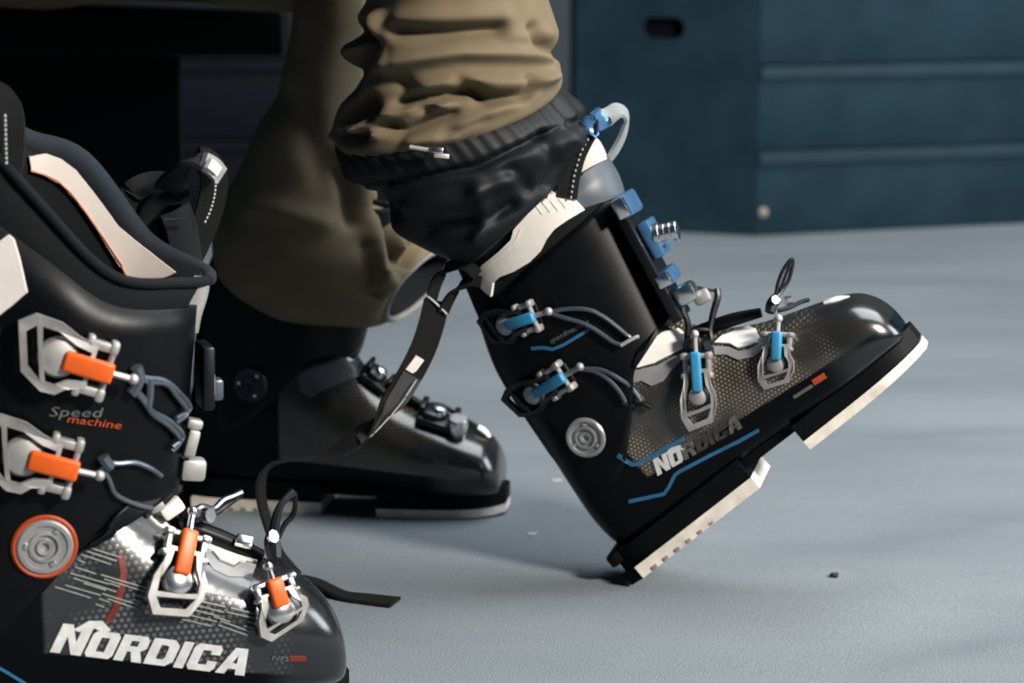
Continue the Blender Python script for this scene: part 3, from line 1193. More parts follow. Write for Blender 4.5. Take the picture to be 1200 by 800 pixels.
# chrome keeper by the toe buckle, highlights on the toe modelled as pale strips
wire(A, 'keeper_wire', [(912, 364, -.022), (926, 360, -.016), (938, 354, -.010), (948, 351, -.006)], .0018, M_dkmetal, b4)
wire(A, 'keeper_knob', [(920, 355, -.012), (928, 353, -.010)], [.0052, .0050], M_chrome, b4, smooth=1)
obj('toe_glint', tube([A.at(966, 356, -.004), A.at(980, 352, -.004), A.at(996, 349, -.004)], [.0022, .0034, .0018], sides=10, flat=((0, 1, 0), 1.8)), M_whitepl, a_root)
obj('toe_glint', tube([A.at(982, 360, -.014), A.at(1000, 356, -.014), A.at(1016, 355, -.014)], [.0018, .0030, .0018], sides=10, flat=((0, 1, 0), 1.8)), M_whitepl, a_root)


# catches on the front of the cuff: dark ladder, blue plates, ribbed drums
def front_frame(boot, p, q, y):
    a_, b__ = boot.at(p[0], p[1], y), boot.at(q[0], q[1], y)
    u = (b__ - a_)
    side = V((0, -1, 0))
    n = u.cross(side)
    if n.x < 0:
        n = -n
    m = frame((a_ + b__) / 2, u, n)
    return m, u.length


def catch(boot, p, q, y, parts, name='buckle_catch'):
    m, L = front_frame(boot, p, q, y)
    base = None
    for nm, kind, size, off, mt, bev in parts:
        mm = m @ Matrix.Translation((off[0] * L, off[1], off[2]))
        if kind == 'box':
            b_ = box((size[0] * L, size[1], size[2]), mm, bev, 2)
        else:
            mm = mm @ Matrix.Rotation(math.pi / 2, 4, 'X')
            r_, w_ = size
            prof = [(.0005, -w_ / 2)]
            k_ = 5
            for i in range(k_):
                z0 = -w_ / 2 + w_ * i / k_
                prof += [(r_, z0 + .0004), (r_, z0 + w_ / k_ - .0006), (r_ * .82, z0 + w_ / k_ - .0004), (r_ * .82, z0 + w_ / k_ + .0002)]
            prof += [(.0005, w_ / 2)]
            b_ = lathe(prof, mm, 20)
        o = obj(nm if base is None else nm, b_, mt, boot.root if base is None else base)
        if base is None:
            base = o
    return base


catch(A, (728, 228), (806, 372), -.012, [
    ('buckle_catch', 'box', (.96, .046, .009), (0, -.004, -.003), M_black, .002),
    ('catch_plate', 'box', (.17, .054, .010), (-.42, -.003, .002), M_bluemetal, .003),
    ('catch_plate', 'box', (.28, .034, .010), (-.12, -.002, .0075), M_bluemetal, .002),
    ('catch_plate', 'box', (.12, .046, .011), (.17, -.001, .003), M_bluemetal, .003),
    ('catch_plate', 'box', (.13, .040, .012), (.34, .000, .006), M_bluemetal, .003),
    ('catch_edge', 'box', (.15, .008, .011), (-.42, -.032, .002), M_chrome, .002),
    ('catch_edge', 'box', (.10, .008, .012), (.17, -.025, .003), M_chrome, .002),
    ('catch_drum', 'box', (.14, .020, .018), (.33, -.014, .012), M_chrome, .004),
    ('catch_drum', 'box', (.10, .014, .014), (.41, -.004, .020), M_satin, .003),
])
mm_ = A.at(768, 276, -.022)
um_ = A.at(794, 270, -.022) - mm_
mdr = frame(mm_, um_, V((0, -1, 0)))
dr_b = None
for k in range(4):
    md_ = mdr @ Matrix.Translation((um_.length * (.10 + .26 * k), 0, 0)) @ Matrix.Rotation(math.pi / 2, 4, 'Y')
    rr = .0098 if k == 0 else .0088
    b_ = lathe([(.001, -.0026), (rr * .9, -.0026), (rr, -.0018), (rr, .0018), (rr * .9, .0026), (.001, .0026)], md_, 24)
    dr_b = obj('thumb_screw' if k == 0 else 'screw_rib', b_, M_chrome, a_root if k == 0 else dr_b if dr_b.name.startswith('thumb') else dr_b.parent)

# tongue plate rising from the cuff, its white lining, the webbing pull loop
def tongue(boot, pts, halfw, bulge, name, mat_, parent, y0=0.0, thick=.004):
    rows = []
    P = [boot.at(p[0], p[1], y0) for p in pts]
    P = [V(p) for p in catmull(P, 4)]
    W = catmull([(h,) for h in halfw], 4)
    b_ = bmesh.new()
    for i, p in enumerate(P):
        t = (P[min(i + 1, len(P) - 1)] - P[max(i - 1, 0)]).normalized()
        n = V((0, 1, 0)).cross(t)
        if n.x < 0:
            n = -n
        row_o, row_i = [], []
        for k in range(13):
            a_ = math.pi * (k / 12 - .5)
            row_o.append(p + V((0, math.sin(a_) * W[i][0], 0)) - n * (bulge * (1 - math.cos(a_))))
            row_i.append(row_o[-1] - n * thick)
        rows.append(row_o + row_i[::-1])
    add_loft(b_, rows)
    return obj(name, b_, mat_, parent)


tg = tongue(A, [(732, 227), (728, 214), (722, 200), (713, 185)], [.038, .040, .040, .037], .044, 'tongue', M_bluegrey, a_root, y0=-.002)
tongue(A, [(722, 205), (712, 184), (703, 166), (697, 160)], [.030, .027, .022, .014], .028, 'tongue_lining', M_lining, tg, y0=.006, thick=.003)


def wdir(boot, x, y, z):
    return boot.Mi.to_3x3() @ V((x, y, z))


lp = [(664, 232, -.046), (668, 205, -.044), (676, 178, -.038), (690, 153, -.030), (708, 138, -.018), (724, 130, -.004), (733, 137, .006), (730, 156, .012), (722, 174, .014), (714, 186, .012)]
lw = [(1, 0, .1), (1, 0, .2), (.95, .1, .35), (.8, .2, .6), (.6, .7, .5), (.3, 1, .3), (.2, 1, .1), (.3, 1, -.1), (.4, 1, -.1), (.4, 1, 0)]
loop = obj('pull_loop', add_ribbon(bmesh.new(), [A.at(*p) for p in lp[:5]], [wdir(A, *w_) for w_ in lw[:5]], .017, .003), M_web, a_root)
obj('loop_tail', add_ribbon(bmesh.new(), [A.at(*p) for p in lp[4:]], [wdir(A, *w_) for w_ in lw[4:]], .017, .0028), M_webgrey, loop)
obj('loop_tab', add_ribbon(bmesh.new(), [A.at(687, 154, -.034), A.at(698, 143, -.029), A.at(708, 136, -.022)], [wdir(A, .8, .2, .6), wdir(A, .7, .4, .6), wdir(A, .6, .6, .5)], .018, .005), M_bluemetal, loop)
for k in range(14):
    t = k / 13.0
    i0 = min(int(t * 3), 2)
    f_ = t * 3 - i0
    x_ = lp[i0][0] + (lp[i0 + 1][0] - lp[i0][0]) * f_ + 5
    y_ = lp[i0][1] + (lp[i0 + 1][1] - lp[i0][1]) * f_
    z_ = lp[i0][2] + (lp[i0 + 1][2] - lp[i0][2]) * f_ - .0030
    p0 = A.at(x_, y_, z_)
    p1 = A.at(x_ + (lp[i0 + 1][0] - lp[i0][0]) * .07, y_ - 2.4, z_)
    obj('stitch', tube([p0, p1], .0007, sides=6, smooth=1), M_thread, loop)


# power strap, undone: leaves the back of the cuff, twists and drops to the floor
def to_local(boot, w):
    return boot.Mi @ w


def strap_piece(name, pts, dirs, width, thick, mat_, parent, n=7):
    P = [to_local(A, on_plane(p[0], p[1], p[2])) for p in pts]
    D = [wdir(A, *d) for d in dirs]
    return obj(name, add_ribbon(bmesh.new(), P, D, width, thick, n), mat_, parent)


YS = 1.620
strap = strap_piece('power_strap',
                    [(512, 352, 1.622), (506, 378, 1.620), (496, 408, 1.618), (481, 438, 1.616), (462, 468, 1.614), (440, 493, 1.612), (416, 515, 1.610), (392, 530, 1.608), (366, 537, 1.606),
                     (338, 539, 1.604), (318, 545, 1.602), (307, 560, 1.600), (306, 582, 1.598), (312, 608, 1.596), (320, 632, 1.596), (331, 654, 1.600), (350, 678, 1.604)],
                    [(1, .2, .25), (1, .2, .3), (.95, .2, .4), (.9, .2, .5), (.8, .2, .62), (.7, .3, .7), (.55, .5, .75), (.25, .9, .35), (-.06, 1, -.12),
                     (-.11, 1, -.22), (-.02, 1, -.30), (.14, 1, -.22), (.18, 1, -.22), (.15, 1, -.22), (.1, 1, -.2), (.1, 1, -.1), (.1, 1, .1)],
                    .0215, .0026, M_web, a_root)
tail_px = [(350, 678), (372, 691), (402, 700), (434, 705), (464, 709)]
tp_ = [on_floor(*p) for p in tail_px]
for i, p in enumerate(tp_):
    p.z = [.016, .006, .0025, .0025, .003][i]
tp_[0] = on_plane(350, 678, 1.604)
obj('strap_tail', add_ribbon(bmesh.new(), [A.Mi @ p for p in tp_], [wdir(A, *d) for d in [(.05, 1, .0), (0, 1, -.08), (-.1, 1, -.05), (-.1, 1, 0), (-.1, 1, 0)]], .0190, .0026), M_web, strap)
strap_piece('strap_slot_side', [(560, 322, 1.604), (543, 309, 1.608), (524, 314, 1.614), (512, 330, 1.618), (505, 352, 1.621)],
            [(.2, .2, 1), (.1, .2, 1), (.6, .2, .8), (1, .2, .4), (1, .2, .25)], .0095, .0026, M_web, strap)
strap_piece('strap_slot_side', [(564, 330, 1.604), (553, 329, 1.608), (538, 336, 1.614), (527, 350, 1.618), (519, 366, 1.621)],
            [(.2, .2, 1), (.4, .2, .9), (.7, .2, .7), (.9, .2, .5), (1, .2, .25)], .0095, .0026, M_web, strap)
strap_piece('strap_seam', [(499, 345, 1.6185), (511, 355, 1.6185), (524, 368, 1.6185)], [(.6, 0, .8)] * 3, .0014, .0012, M_thread, strap, 3)
strap_piece('strap_label', [(492, 419, 1.6145), (486, 427, 1.6145), (480, 435, 1.6145)], [(.9, .2, .5)] * 3, .0090, .0016, M_white, strap, 3)
for k, (p, q) in enumerate([((486, 445), (474, 464)), ((473, 466), (457, 486)), ((455, 488), (437, 507)), ((436, 508), (412, 526))]):
    strap_piece('stitch', [(p[0] + 2, p[1], 1.6105), ((p[0] + q[0]) / 2 + 2, (p[1] + q[1]) / 2, 1.6090), (q[0] + 2, q[1], 1.6075)], [(.8, .2, .6)] * 3, .0009, .0008, M_thread, strap, 3)

strap_piece('strap_velcro', [(483, 440, 1.6145), (464, 470, 1.6125), (441, 494, 1.6105), (420, 513, 1.6085)],
            [(.9, .2, .5), (.8, .2, .62), (.7, .3, .7), (.6, .4, .72)], .0175, .0022, M_velcro, strap)
# ------------------------------------------------------------------ boot C: orange buckles, empty, cropped by the frame
c_root = C.root
C.disc('pivot_disc', (52, 640), .0182, ring=M_ring)
# white lining on the far inner wall, its piping
C.decal('white_lining', [[(31, 199), (28, 181), (50, 178), (70, 185), (88, 198), (112, 227), (140, 264), (160, 280), (180, 295), (213, 321), (206, 325), (190, 328), (170, 327),
                          (153, 325), (135, 300), (118, 275), (100, 250), (85, 231), (70, 215), (48, 204)]], M_lining, 'liner', .0078, .002, y=.04)
C.stroke('piping', [(31, 197), (50, 203), (66, 210), (82, 224), (98, 244), (116, 268), (134, 293), (146, 309), (154, 325)], 1.5, M_piping, 'liner', .0098, .0008, y=.04)
# padded rim of the liner
rn = len(C.rim_pts)
arc = lambda i0, i1: [C.rim_pts[i % rn] for i in range(i0, i1 + 1)]
far_, near_ = arc(-2, rn // 2 + 2), arc(rn // 2, rn)
obj('padded_rim', tube(far_, [.0040 + .0048 * math.sin(math.pi * i / (len(far_) - 1)) ** .6 for i in range(len(far_))], sides=12, smooth=1), M_rim, C.liner)
obj('padded_rim', tube(near_, .0036, sides=10, smooth=1), M_liner, C.liner)
# white panel at the back of the cuff
C.decal('collar_panel', [[(-40, 318), (-20, 296), (0, 283), (15, 272), (24, 302), (33, 342), (16, 357), (-2, 371), (-30, 388), (-50, 380)]], M_white, 'cuff', .0006, .003)
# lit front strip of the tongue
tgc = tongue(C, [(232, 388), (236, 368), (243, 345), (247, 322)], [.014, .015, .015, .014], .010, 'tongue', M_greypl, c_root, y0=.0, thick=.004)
# soft upper tongue behind the collar with pull loop
tongue(C, [(240, 336), (236, 300), (230, 262), (222, 236)], [.022, .022, .020, .016], .018, 'tongue_padding', M_liner, tgc, y0=.050, thick=.006)
lc = [(210, 322, .062), (229, 287, .058), (244, 250, .050), (251, 217, .040), (246, 195, .030), (232, 187, .022), (215, 192, .030), (204, 207, .045), (196, 224, .050)]
dc = [(.9, .2, .3)] * 4 + [(.7, .5, .3), (.5, .8, .2), (.6, .7, .2), (.8, .5, .1), (.9, .3, .1)]
lpc = obj('pull_loop', add_ribbon(bmesh.new(), [C.at(*p) for p in lc], [wdir(C, *d) for d in dc], .019, .003), M_web, c_root)
obj('loop_tab', add_ribbon(bmesh.new(), [C.at(238, 189, .016), C.at(250, 196, .022), C.at(258, 206, .028)], [wdir(C, .5, .6, .6)] * 3, .013, .004), M_satin, lpc)
obj('loop_label', add_ribbon(bmesh.new(), [C.at(244, 191, .010), C.at(250, 196, .012), C.at(255, 201, .014)], [wdir(C, .5, .6, .6)] * 3, .007, .004), M_white, lpc)
for k in range(11):
    t = k / 10.0
    x_, y_ = 253 - 12 * t * t, 212 + 46 * t
    obj('stitch', tube([C.at(x_, y_, .022 + .006 * t), C.at(x_ - .8, y_ + 2.6, .022 + .006 * t)], .0007, sides=6, smooth=1), M_thread, lpc)
obj('tongue_edge', tube([C.at(160, 272, .056), C.at(174, 248, .056), C.at(194, 231, .055), C.at(222, 223, .052)], [.004, .0060, .0060, .004], sides=10), M_liner, tgc)
obj('tongue_edge', add_ribbon(bmesh.new(), [C.at(143, 252, .060), C.at(152, 228, .060), C.at(176, 215, .060), C.at(206, 216, .056)], [wdir(C, .9, .2, .2), wdir(C, .7, .3, .6), wdir(C, .2, .4, .9), wdir(C, 0, .4, .9)], .016, .004), M_web, tgc)
obj('tongue_seam', tube([C.at(192, 257, .02), C.at(208, 257, .02), C.at(226, 257, .02)], .0007, sides=6), M_dkmetal, tgc)
# stitched edge strip at the far left of the frame
obj('spoiler_loop', add_ribbon(bmesh.new(), [C.at(*p) for p in [(4, 225, -.03), (12, 190, -.03), (14, 150, -.028), (8, 122, -.022), (-10, 108, -.012), (-40, 112, .0)]],
                               [wdir(C, *d) for d in [(1, .1, .1), (1, .1, .1), (1, .1, .2), (.8, .3, .6), (.3, .8, .9), (0, 1, .6)]], .016, .004), M_web, c_root)
for k in range(12):
    obj('stitch', tube([C.at(6 + .5 * k * .3, 134 + 5.5 * k, -.034), C.at(6 + .5 * k * .3, 137 + 5.5 * k, -.034)], .0007, sides=6, smooth=1), M_thread, C.root)

# lettering along the foot
lettering(C, 'NORDICA', (58, 763), (288, 791), 31, [M_print] * 7, .34, first=1.05)
C.decal('letter_peak', [[(86, 737), (104, 727), (120, 727), (130, 738), (122, 741), (112, 736), (100, 735), (93, 740)]], M_print, 'all', .0004, .0008)
text_decal(C, 'Speed', (57, 487), (117, 488), 16, M_print_dim, 'cuff_lettering', .35, 'cuff')
text_decal(C, 'machine', (78, 494), (140, 502), 13, M_orange_dim, 'cuff_lettering', .3, 'cuff')
text_decal(C, 'NFS', (318, 772), (338, 774), 8, M_print_dim, 'size_mark', .2)
C.stroke('size_mark', [(339, 771), (358, 771)], 6, M_red_dim)
# speed stripes, built up from slanting bars
bars = [((100, 640), (142, 653)), ((97, 644), (136, 657)), ((94, 649), (130, 661)), ((92, 656), (100, 659)), ((88, 664), (112, 672)), ((82, 671), (128, 684)), ((86, 677), (124, 689)),
        ((64, 687), (106, 700)), ((76, 685), (118, 697)), ((98, 683), (124, 691)), ((118, 673), (172, 689)), ((122, 678), (170, 693)), ((128, 683), (140, 687)), ((124, 689), (136, 693)), ((120, 695), (132, 699)),
        ((116, 701), (128, 705)), ((112, 707), (122, 711)), ((122, 696), (162, 708)), ((126, 701), (158, 712)), ((160, 697), (168, 700)), ((156, 702), (166, 706)),
        ((230, 703), (264, 711)), ((226, 708), (262, 717)), ((222, 713), (258, 722)), ((217, 719), (254, 728)), ((213, 725), (248, 733)),
        ((270, 712), (302, 720)), ((266, 717), (302, 725)), ((290, 728), (300, 731)), ((286, 733), (298, 736)), ((258, 727), (294, 740)), ((256, 732), (290, 744)), ((250, 722), (270, 728))]
stripe0 = None
for i, (p, q) in enumerate(bars):
    o = C.stroke('speed_stripe' if stripe0 is None else 'stripe_bar', [p, q], 1.5, M_print_dim2, 'shell', .0004, .0005, parent=stripe0)
    stripe0 = stripe0 or o
# dull red stroke behind the stripes
C.stroke('red_print', [(142, 650), (145, 672), (142, 690), (136, 712), (127, 728)], 8, M_red_dim, 'shell', .0002, .0004)
C.decal('gloss_patch', [[(238, 662), (255, 665), (273, 671), (286, 664), (298, 669), (291, 686), (289, 703), (262, 699), (240, 694)]], M_clear, 'shell', .0002, .0006, y=-.02)  # gloss on the smoky clear shell, put in as paler grey patches
C.decal('gloss_patch', [[(140, 602), (158, 598), (176, 610), (196, 622), (190, 632), (172, 640), (152, 634), (138, 620)]], M_clear, 'shell', .0002, .0006, y=-.02)
C.stroke('trim_line', [(-12, 776), (8, 787), (34, 803)], 3, M_bluestripe, 'all', label='thin blue line low on the heel')
# white instep plate and grey margin
C.decal('instep_plate', [[(229, 624), (248, 632), (270, 639), (288, 646), (304, 654), (300, 661), (284, 656), (273, 664), (256, 657), (242, 641)]], M_whitepl, 'shell', .0006, .002, y=-.02)
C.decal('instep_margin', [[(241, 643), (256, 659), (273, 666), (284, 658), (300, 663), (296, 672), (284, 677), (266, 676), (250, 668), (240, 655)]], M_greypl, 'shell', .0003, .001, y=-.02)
C.decal('instep_plate', [[(164, 594), (178, 599), (196, 608), (210, 618), (208, 625), (192, 622), (182, 616), (170, 604)]], M_whitepl, 'shell', .0005, .0015, y=-.02)
P = [C.at(196, 606, -.006), C.at(230, 620, -.006), C.at(266, 634, -.006), C.at(306, 652, -.006)]
obj('shell_flap', tube(P, [.005, .0062, .0062, .005], sides=10, smooth=4), M_cuff, c_root)
obj('flap_rivet', box((.012, .009, .005), frame(C.at(286, 634, -.014), C.at(292, 638, -.014) - C.at(280, 631, -.014), (0, -.6, .8)), .0015), M_chrome, c_root)
# buckles
d1, _ = C.buckle((129, 433), (22, 402), None, .045, M_satin, M_orange, lift=.006, cap=M_satin)
d2, _ = C.buckle((90, 546), (-18, 519), None, .045, M_satin, M_orange, lift=.006, cap=M_satin)
d3, _ = C.buckle((210, 628), (193, 724), None, .037, M_satin, M_orange, lift=.013, cap=M_chrome, n_mix=.78, skew=.15)
d4, _ = C.buckle((327, 646), (332, 738), None, .037, M_satin, M_orange, lift=.013, cap=M_chrome, n_mix=.55, skew=.25)
# bails of the cuff buckles
for dx, dy in ((0, 0), (3, 4)):
    C.rail('bail_rail', [(152 + dx * .3, 434 + dy * .4), (168, 441 + dy), (188 + dx * .5, 444 + dy), (204 - dx, 458 + dy), (216 - dx, 477 + dy), (226 - dx, 496 + dy)], .0019, M_dkmetal2, d1, lift=.004, surf='cuff')
    C.rail('bail_rail', [(152 + dx * .3, 452 + dy * .4), (166, 466 + dy), (174 + dx * .5, 480 + dy), (194 - dx, 492 + dy), (208 - dx, 510 + dy), (220 - dx, 530 + dy)], .0019, M_dkmetal2, d1, lift=.004, surf='cuff')
C.rail('bail_crossbar', [(172, 442), (172, 460), (170, 474)], .0028, M_dkmetal2, d1, lift=.004, surf='cuff')
C.rail('bail_end', [(156, 428), (160, 440), (156, 452), (150, 460)], .0040, M_dkmetal2, d1, lift=.004, surf='cuff', smooth=3)
C.rail('bail_rail', [(116, 538), (134, 541), (155, 540), (172, 547), (184, 556)], .0019, M_dkmetal2, d2, lift=.004, surf='cuff')
C.rail('bail_rail', [(116, 545), (126, 560), (134, 578), (158, 590), (186, 600)], .0017, M_dkmetal2, d2, lift=.003, surf='cuff')
C.rail('bail_end', [(118, 533), (122, 540), (128, 545)], .0040, M_dkmetal2, d2, lift=.004, surf='cuff', smooth=3)
# hardware peeping past the front of the cuff
def peg(boot, p, q, y, w, d, mt, nm, parent):
    a_, b__ = boot.at(p[0], p[1], y), boot.at(q[0], q[1], y)
    return obj(nm, box(((b__ - a_).length, w, d), frame((a_ + b__) / 2, b__ - a_, V((0, -1, 0))), min(w, d) * .22), mt, parent)


ct = peg(C, (240, 402), (240, 476), -.006, .008, .030, M_black, 'buckle_catch', c_root)
peg(C, (246, 436), (246, 462), -.012, .005, .012, M_satin, 'catch_edge', ct)
peg(C, (252, 443), (252, 468), -.004, .010, .012, M_dkmetal2, 'catch_drum', ct)
ct2 = peg(C, (229, 490), (226, 502), -.016, .011, .010, M_satin, 'bail_foot', d1)
peg(C, (228, 503), (220, 534), -.018, .008, .010, M_satin, 'bail_foot', d1)
peg(C, (227, 536), (224, 562), -.012, .017, .014, M_satin, 'catch_drum', ct)
peg(C, (196, 588), (206, 602), -.016, .016, .012, M_whitepl, 'catch_drum', ct)
peg(C, (180, 586), (186, 598), -.022, .010, .008, M_satin, 'catch_edge', ct)
# standing bails of the forefoot buckles
wire(C, 'bail_link', [(221, 622, -.024), (219, 608, -.018), (228, 603, -.014), (240, 604, -.012)], [.004, .006, .0062, .004], M_black, d3)
wire(C, 'bail_loop', [(224, 603, -.016), (236, 594, -.014), (250, 596, -.012), (262, 586, -.008), (274, 581, -.006), (283, 577, -.004)], [.003, .0026, .0022, .0026, .0024, .003], M_dkmetal, d3)
wire(C, 'bail_loop', [(236, 601, -.008), (250, 602, -.004), (262, 594, .0), (272, 587, .002), (283, 579, .004)], [.0026, .0022, .0022, .0022, .002], M_black, d3)
wire(C, 'bail_rivet', [(244, 604, -.016), (247, 604, -.018)], .0050, M_chrome, d3, smooth=1)
wire(C, 'bail_link', [(322, 656, -.026), (320, 642, -.020), (319, 632, -.018), (321, 624, -.016)], [.0045, .0062, .0058, .004], M_black, d4)
wire(C, 'bail_rivet', [(318, 629, -.026), (321, 628, -.028)], .0045, M_chrome, d4, smooth=1)
wire(C, 'bail_upright', [(321, 626, -.018), (323, 610, -.016), (328, 594, -.014), (336, 583, -.012), (344, 576, -.010)], [.0040, .0036, .0028, .0026, .0030], M_dkmetal, d4)
wire(C, 'bail_stay', [(326, 630, -.008), (334, 614, -.004), (343, 604, -.002), (346, 592, -.004), (345, 577, -.006)], [.0020, .0020, .0022, .0018, .002], M_black, d4)

# ------------------------------------------------------------------ boot B: seen from its inner side
b_root = B.root
o_ = B.disc('pivot_disc', (294, 450), .0165)
o_.data.materials[0] = M_dkmetal
bc1 = catch_mount = None


def inner_catch(px, py, s, mt):
    p, n = B.pick(px, py, 'shell')
    m = frame(p + n * .004, (1, 0, -.25), n)
    b0 = obj('buckle_catch', box((.036 * s, .028 * s, .008), m, .002), M_black, b_root)
    obj('catch_plate', box((.014 * s, .024 * s, .006), m @ Matrix.Translation((-.006 * s, .001, .007)), .002), M_dkmetal, b0)
    obj('catch_dome', lathe([(.0085 * s, 0), (.0085 * s, .004), (.006 * s, .0075), (.001, .0085)], m @ Matrix.Translation((0, .002 * s, .006)), 20), M_chrome, b0)
    for q in (-1, 1):
        obj('catch_cheek', box((.006 * s, .024 * s, .016), m @ Matrix.Translation((q * .016 * s, .006 * s, .004)), .002), M_black, b0)
    return b0


k1 = inner_catch(436, 448, .8, M_chrome)
k2 = inner_catch(510, 496, 1.0, M_chrome)
p, n = B.pick(534, 508, 'shell')
obj('catch_drum', lathe([(.001, -.010), (.0085, -.0095), (.0095, -.007), (.0095, .010), (.008, .012), (.001, .012)], frame(p + n * .006, (1, 0, 0), (.15, -.35, .9)), 24), M_chrome, k2)
obj('catch_arm', tube([B.at(500, 474, -.006), B.at(520, 476, -.008), B.at(540, 488, -.008), B.at(560, 500, -.006)], .0028, sides=8), M_dkmetal, k2)
obj('toe_glint', tube([B.at(556, 498, -.004), B.at(566, 504, -.004), B.at(574, 512, -.004)], [.0020, .0030, .0018], sides=10, flat=((0, 1, 0), 1.6)), M_whitepl, b_root)  # this toe's highlight too is a raised pale strip
P = [B.at(426, 432, -.004), B.at(460, 456, -.004), B.at(500, 480, -.004)]
obj('shell_flap', tube(P, [.004, .006, .005], sides=10, smooth=4), M_cuff, b_root)
obj('instep_strap_plate', box((.03, .03, .012), frame(B.at(405, 398, -.006), B.at(412, 420, -.006) - B.at(398, 376, -.006), (1, 0, .3)), .003), M_black, b_root)

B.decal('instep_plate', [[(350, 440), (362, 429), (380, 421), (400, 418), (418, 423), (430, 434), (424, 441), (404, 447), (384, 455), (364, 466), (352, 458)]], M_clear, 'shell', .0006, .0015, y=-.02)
# ------------------------------------------------------------------ the person: seated, seen from the knees down
def cloth_leg(bm, rows, y0, depth, folds, seed, nseg=200, sub=18, amp=.0022, smooth=3, cap1=True):
    """trouser leg from (left, right) outline pairs in photo coordinates at world depth y0; folds are polylines that
    dent (negative) or raise (positive) the cloth, as (points, half width in px, height in m)"""
    q = catmull([tuple(a) + tuple(b) + ((d, 0.0, 0.0) if isinstance(d, float) else tuple(d) + (0.0,) * (3 - len(d))) for (a, b), d in zip(rows, depth)], sub)
    rings, info = [], []
    for r in q:
        Lp, Rp = on_plane(r[0], r[1], y0), on_plane(r[2], r[3], y0)
        c = (Lp + Rp) / 2
        a = (Rp - Lp) / 2
        ring, inf = [], []
        for i in range(nseg):
            th = 2 * math.pi * i / nseg
            ct, st = math.cos(th), math.sin(th)
            e = 2.15
            k = (abs(ct) ** e + abs(st) ** e) ** (-1 / e)
            p = c + a * (ct * k) + V((-st * k * r[5], -st * k * r[4], -st * k * r[6]))
            nrm = (a.normalized() * ct / max(a.length, .01) + V((0, -st / r[4], 0))).normalized()
            ring.append((p, nrm, st))
        rings.append(ring)
    out = []
    for ring in rings:
        o = []
        for p, nrm, st in ring:
            d = p - CO
            dd = d.dot(CF)
            px, py = 600 + FPX * d.x / dd, 400 - FPX * d.dot(CU) / dd
            h = 0.0
            for pts, w, hh in folds:
                best = 1e9
                for (ax, ay), (bx, by) in zip(pts, pts[1:]):
                    vx, vy = bx - ax, by - ay
                    t = max(0, min(1, ((px - ax) * vx + (py - ay) * vy) / (vx * vx + vy * vy + 1e-9)))
                    ex, ey = px - ax - vx * t, py - ay - vy * t
                    best = min(best, ex * ex + ey * ey)
                h += 1.25 * hh * math.exp(-best / (w * w))
            k = 1.0 if st > -.2 else 0.45
            n1 = noise.noise(V((p.x * 9 + seed, p.y * 9, p.z * 22)))
            n2 = noise.noise(V((p.x * 30 + seed, p.y * 30, p.z * 55)))
            o.append(p + nrm * (h * k + amp * 1.6 * n1 + amp * .5 * n2))
        out.append(o)
    vr = add_loft(bm, out, True, cap1)
    inner = [v for r in vr[1:-1] for v in r]
    for _ in range(smooth):
        bmesh.ops.smooth_vert(bm, verts=inner, factor=0.5, use_axis_x=True, use_axis_y=True, use_axis_z=True)
    return [[v.co.copy() for v in r] for r in vr]


pc = on_floor(470, 650)
person = empty('person', Matrix.Translation((-.42, 1.86, 0)))
tag(person, 'seated person in khaki trousers and ski boots, seen from the knees down', 'person')
PI_ = person.matrix_world.inverted()


def prs(name, bm, mt, parent=None, **k):
    if parent is None:
        for v in bm.verts:
            v.co = PI_ @ v.co
    return obj(name, bm, mt, parent or person, **k)


YA, YB = 1.640, 1.875
tr = bmesh.new()
folds_a = [
    ([(467, 36), (520, 38), (583, 34)], 9, -.010), ([(470, 24), (530, 22), (590, 20)], 13, .006),
    ([(628, 36), (636, 52), (652, 64)], 8, -.011), ([(600, 44), (640, 40)], 10, .004),
    ([(450, 78), (490, 68), (540, 61), (600, 63), (650, 66)], 9, .008), ([(440, 88), (470, 96)], 10, -.005),
    ([(470, 122), (500, 114), (554, 107), (572, 117), (612, 114)], 7, -.013), ([(500, 102), (540, 95), (600, 98), (640, 92)], 10, .007),
    ([(538, 94), (556, 106), (568, 116)], 6, -.007), ([(616, 92), (619, 110)], 5, -.008), ([(632, 96), (644, 88)], 7, .004),
    ([(404, 38), (420, 40), (426, 52), (418, 74), (402, 104)], 12, -.026), ([(440, 20), (432, 46), (424, 80), (404, 112)], 7, .009),
    ([(414, 138), (430, 122), (434, 132)], 8, -.018), ([(420, 150), (446, 136), (500, 120), (524, 124)], 8, .008),
    ([(452, 146), (470, 156), (502, 143), (530, 132)], 6, -.008), ([(492, 128), (506, 126)], 5, -.006),
    ([(398, 158), (420, 162), (428, 155)], 6, -.012), ([(392, 158), (420, 150), (440, 158)], 6, .006),
    ([(540, 150), (580, 128), (620, 112)], 8, .006), ([(520, 160), (566, 140)], 5, -.004), ([(480, 166), (530, 160)], 7, .005),
    ([(452, 50), (462, 80), (474, 110)], 3, -.0015),
]
rows_a = [((430, -150), (612, -150)), ((432, -60), (634, -60)), ((428, 2), (641, 0)), ((398, 46), (652, 38)), ((402, 84), (654, 62)),
          ((398, 124), (656, 82)), ((391, 158), (656, 97)), ((400, 170), (645, 108))]
cloth_leg(tr, rows_a, YA, [.085, .088, .088, .088, .088, (.088, 0, .008), (.087, 0, .017), (.078, 0, .017)], folds_a, 3.1)
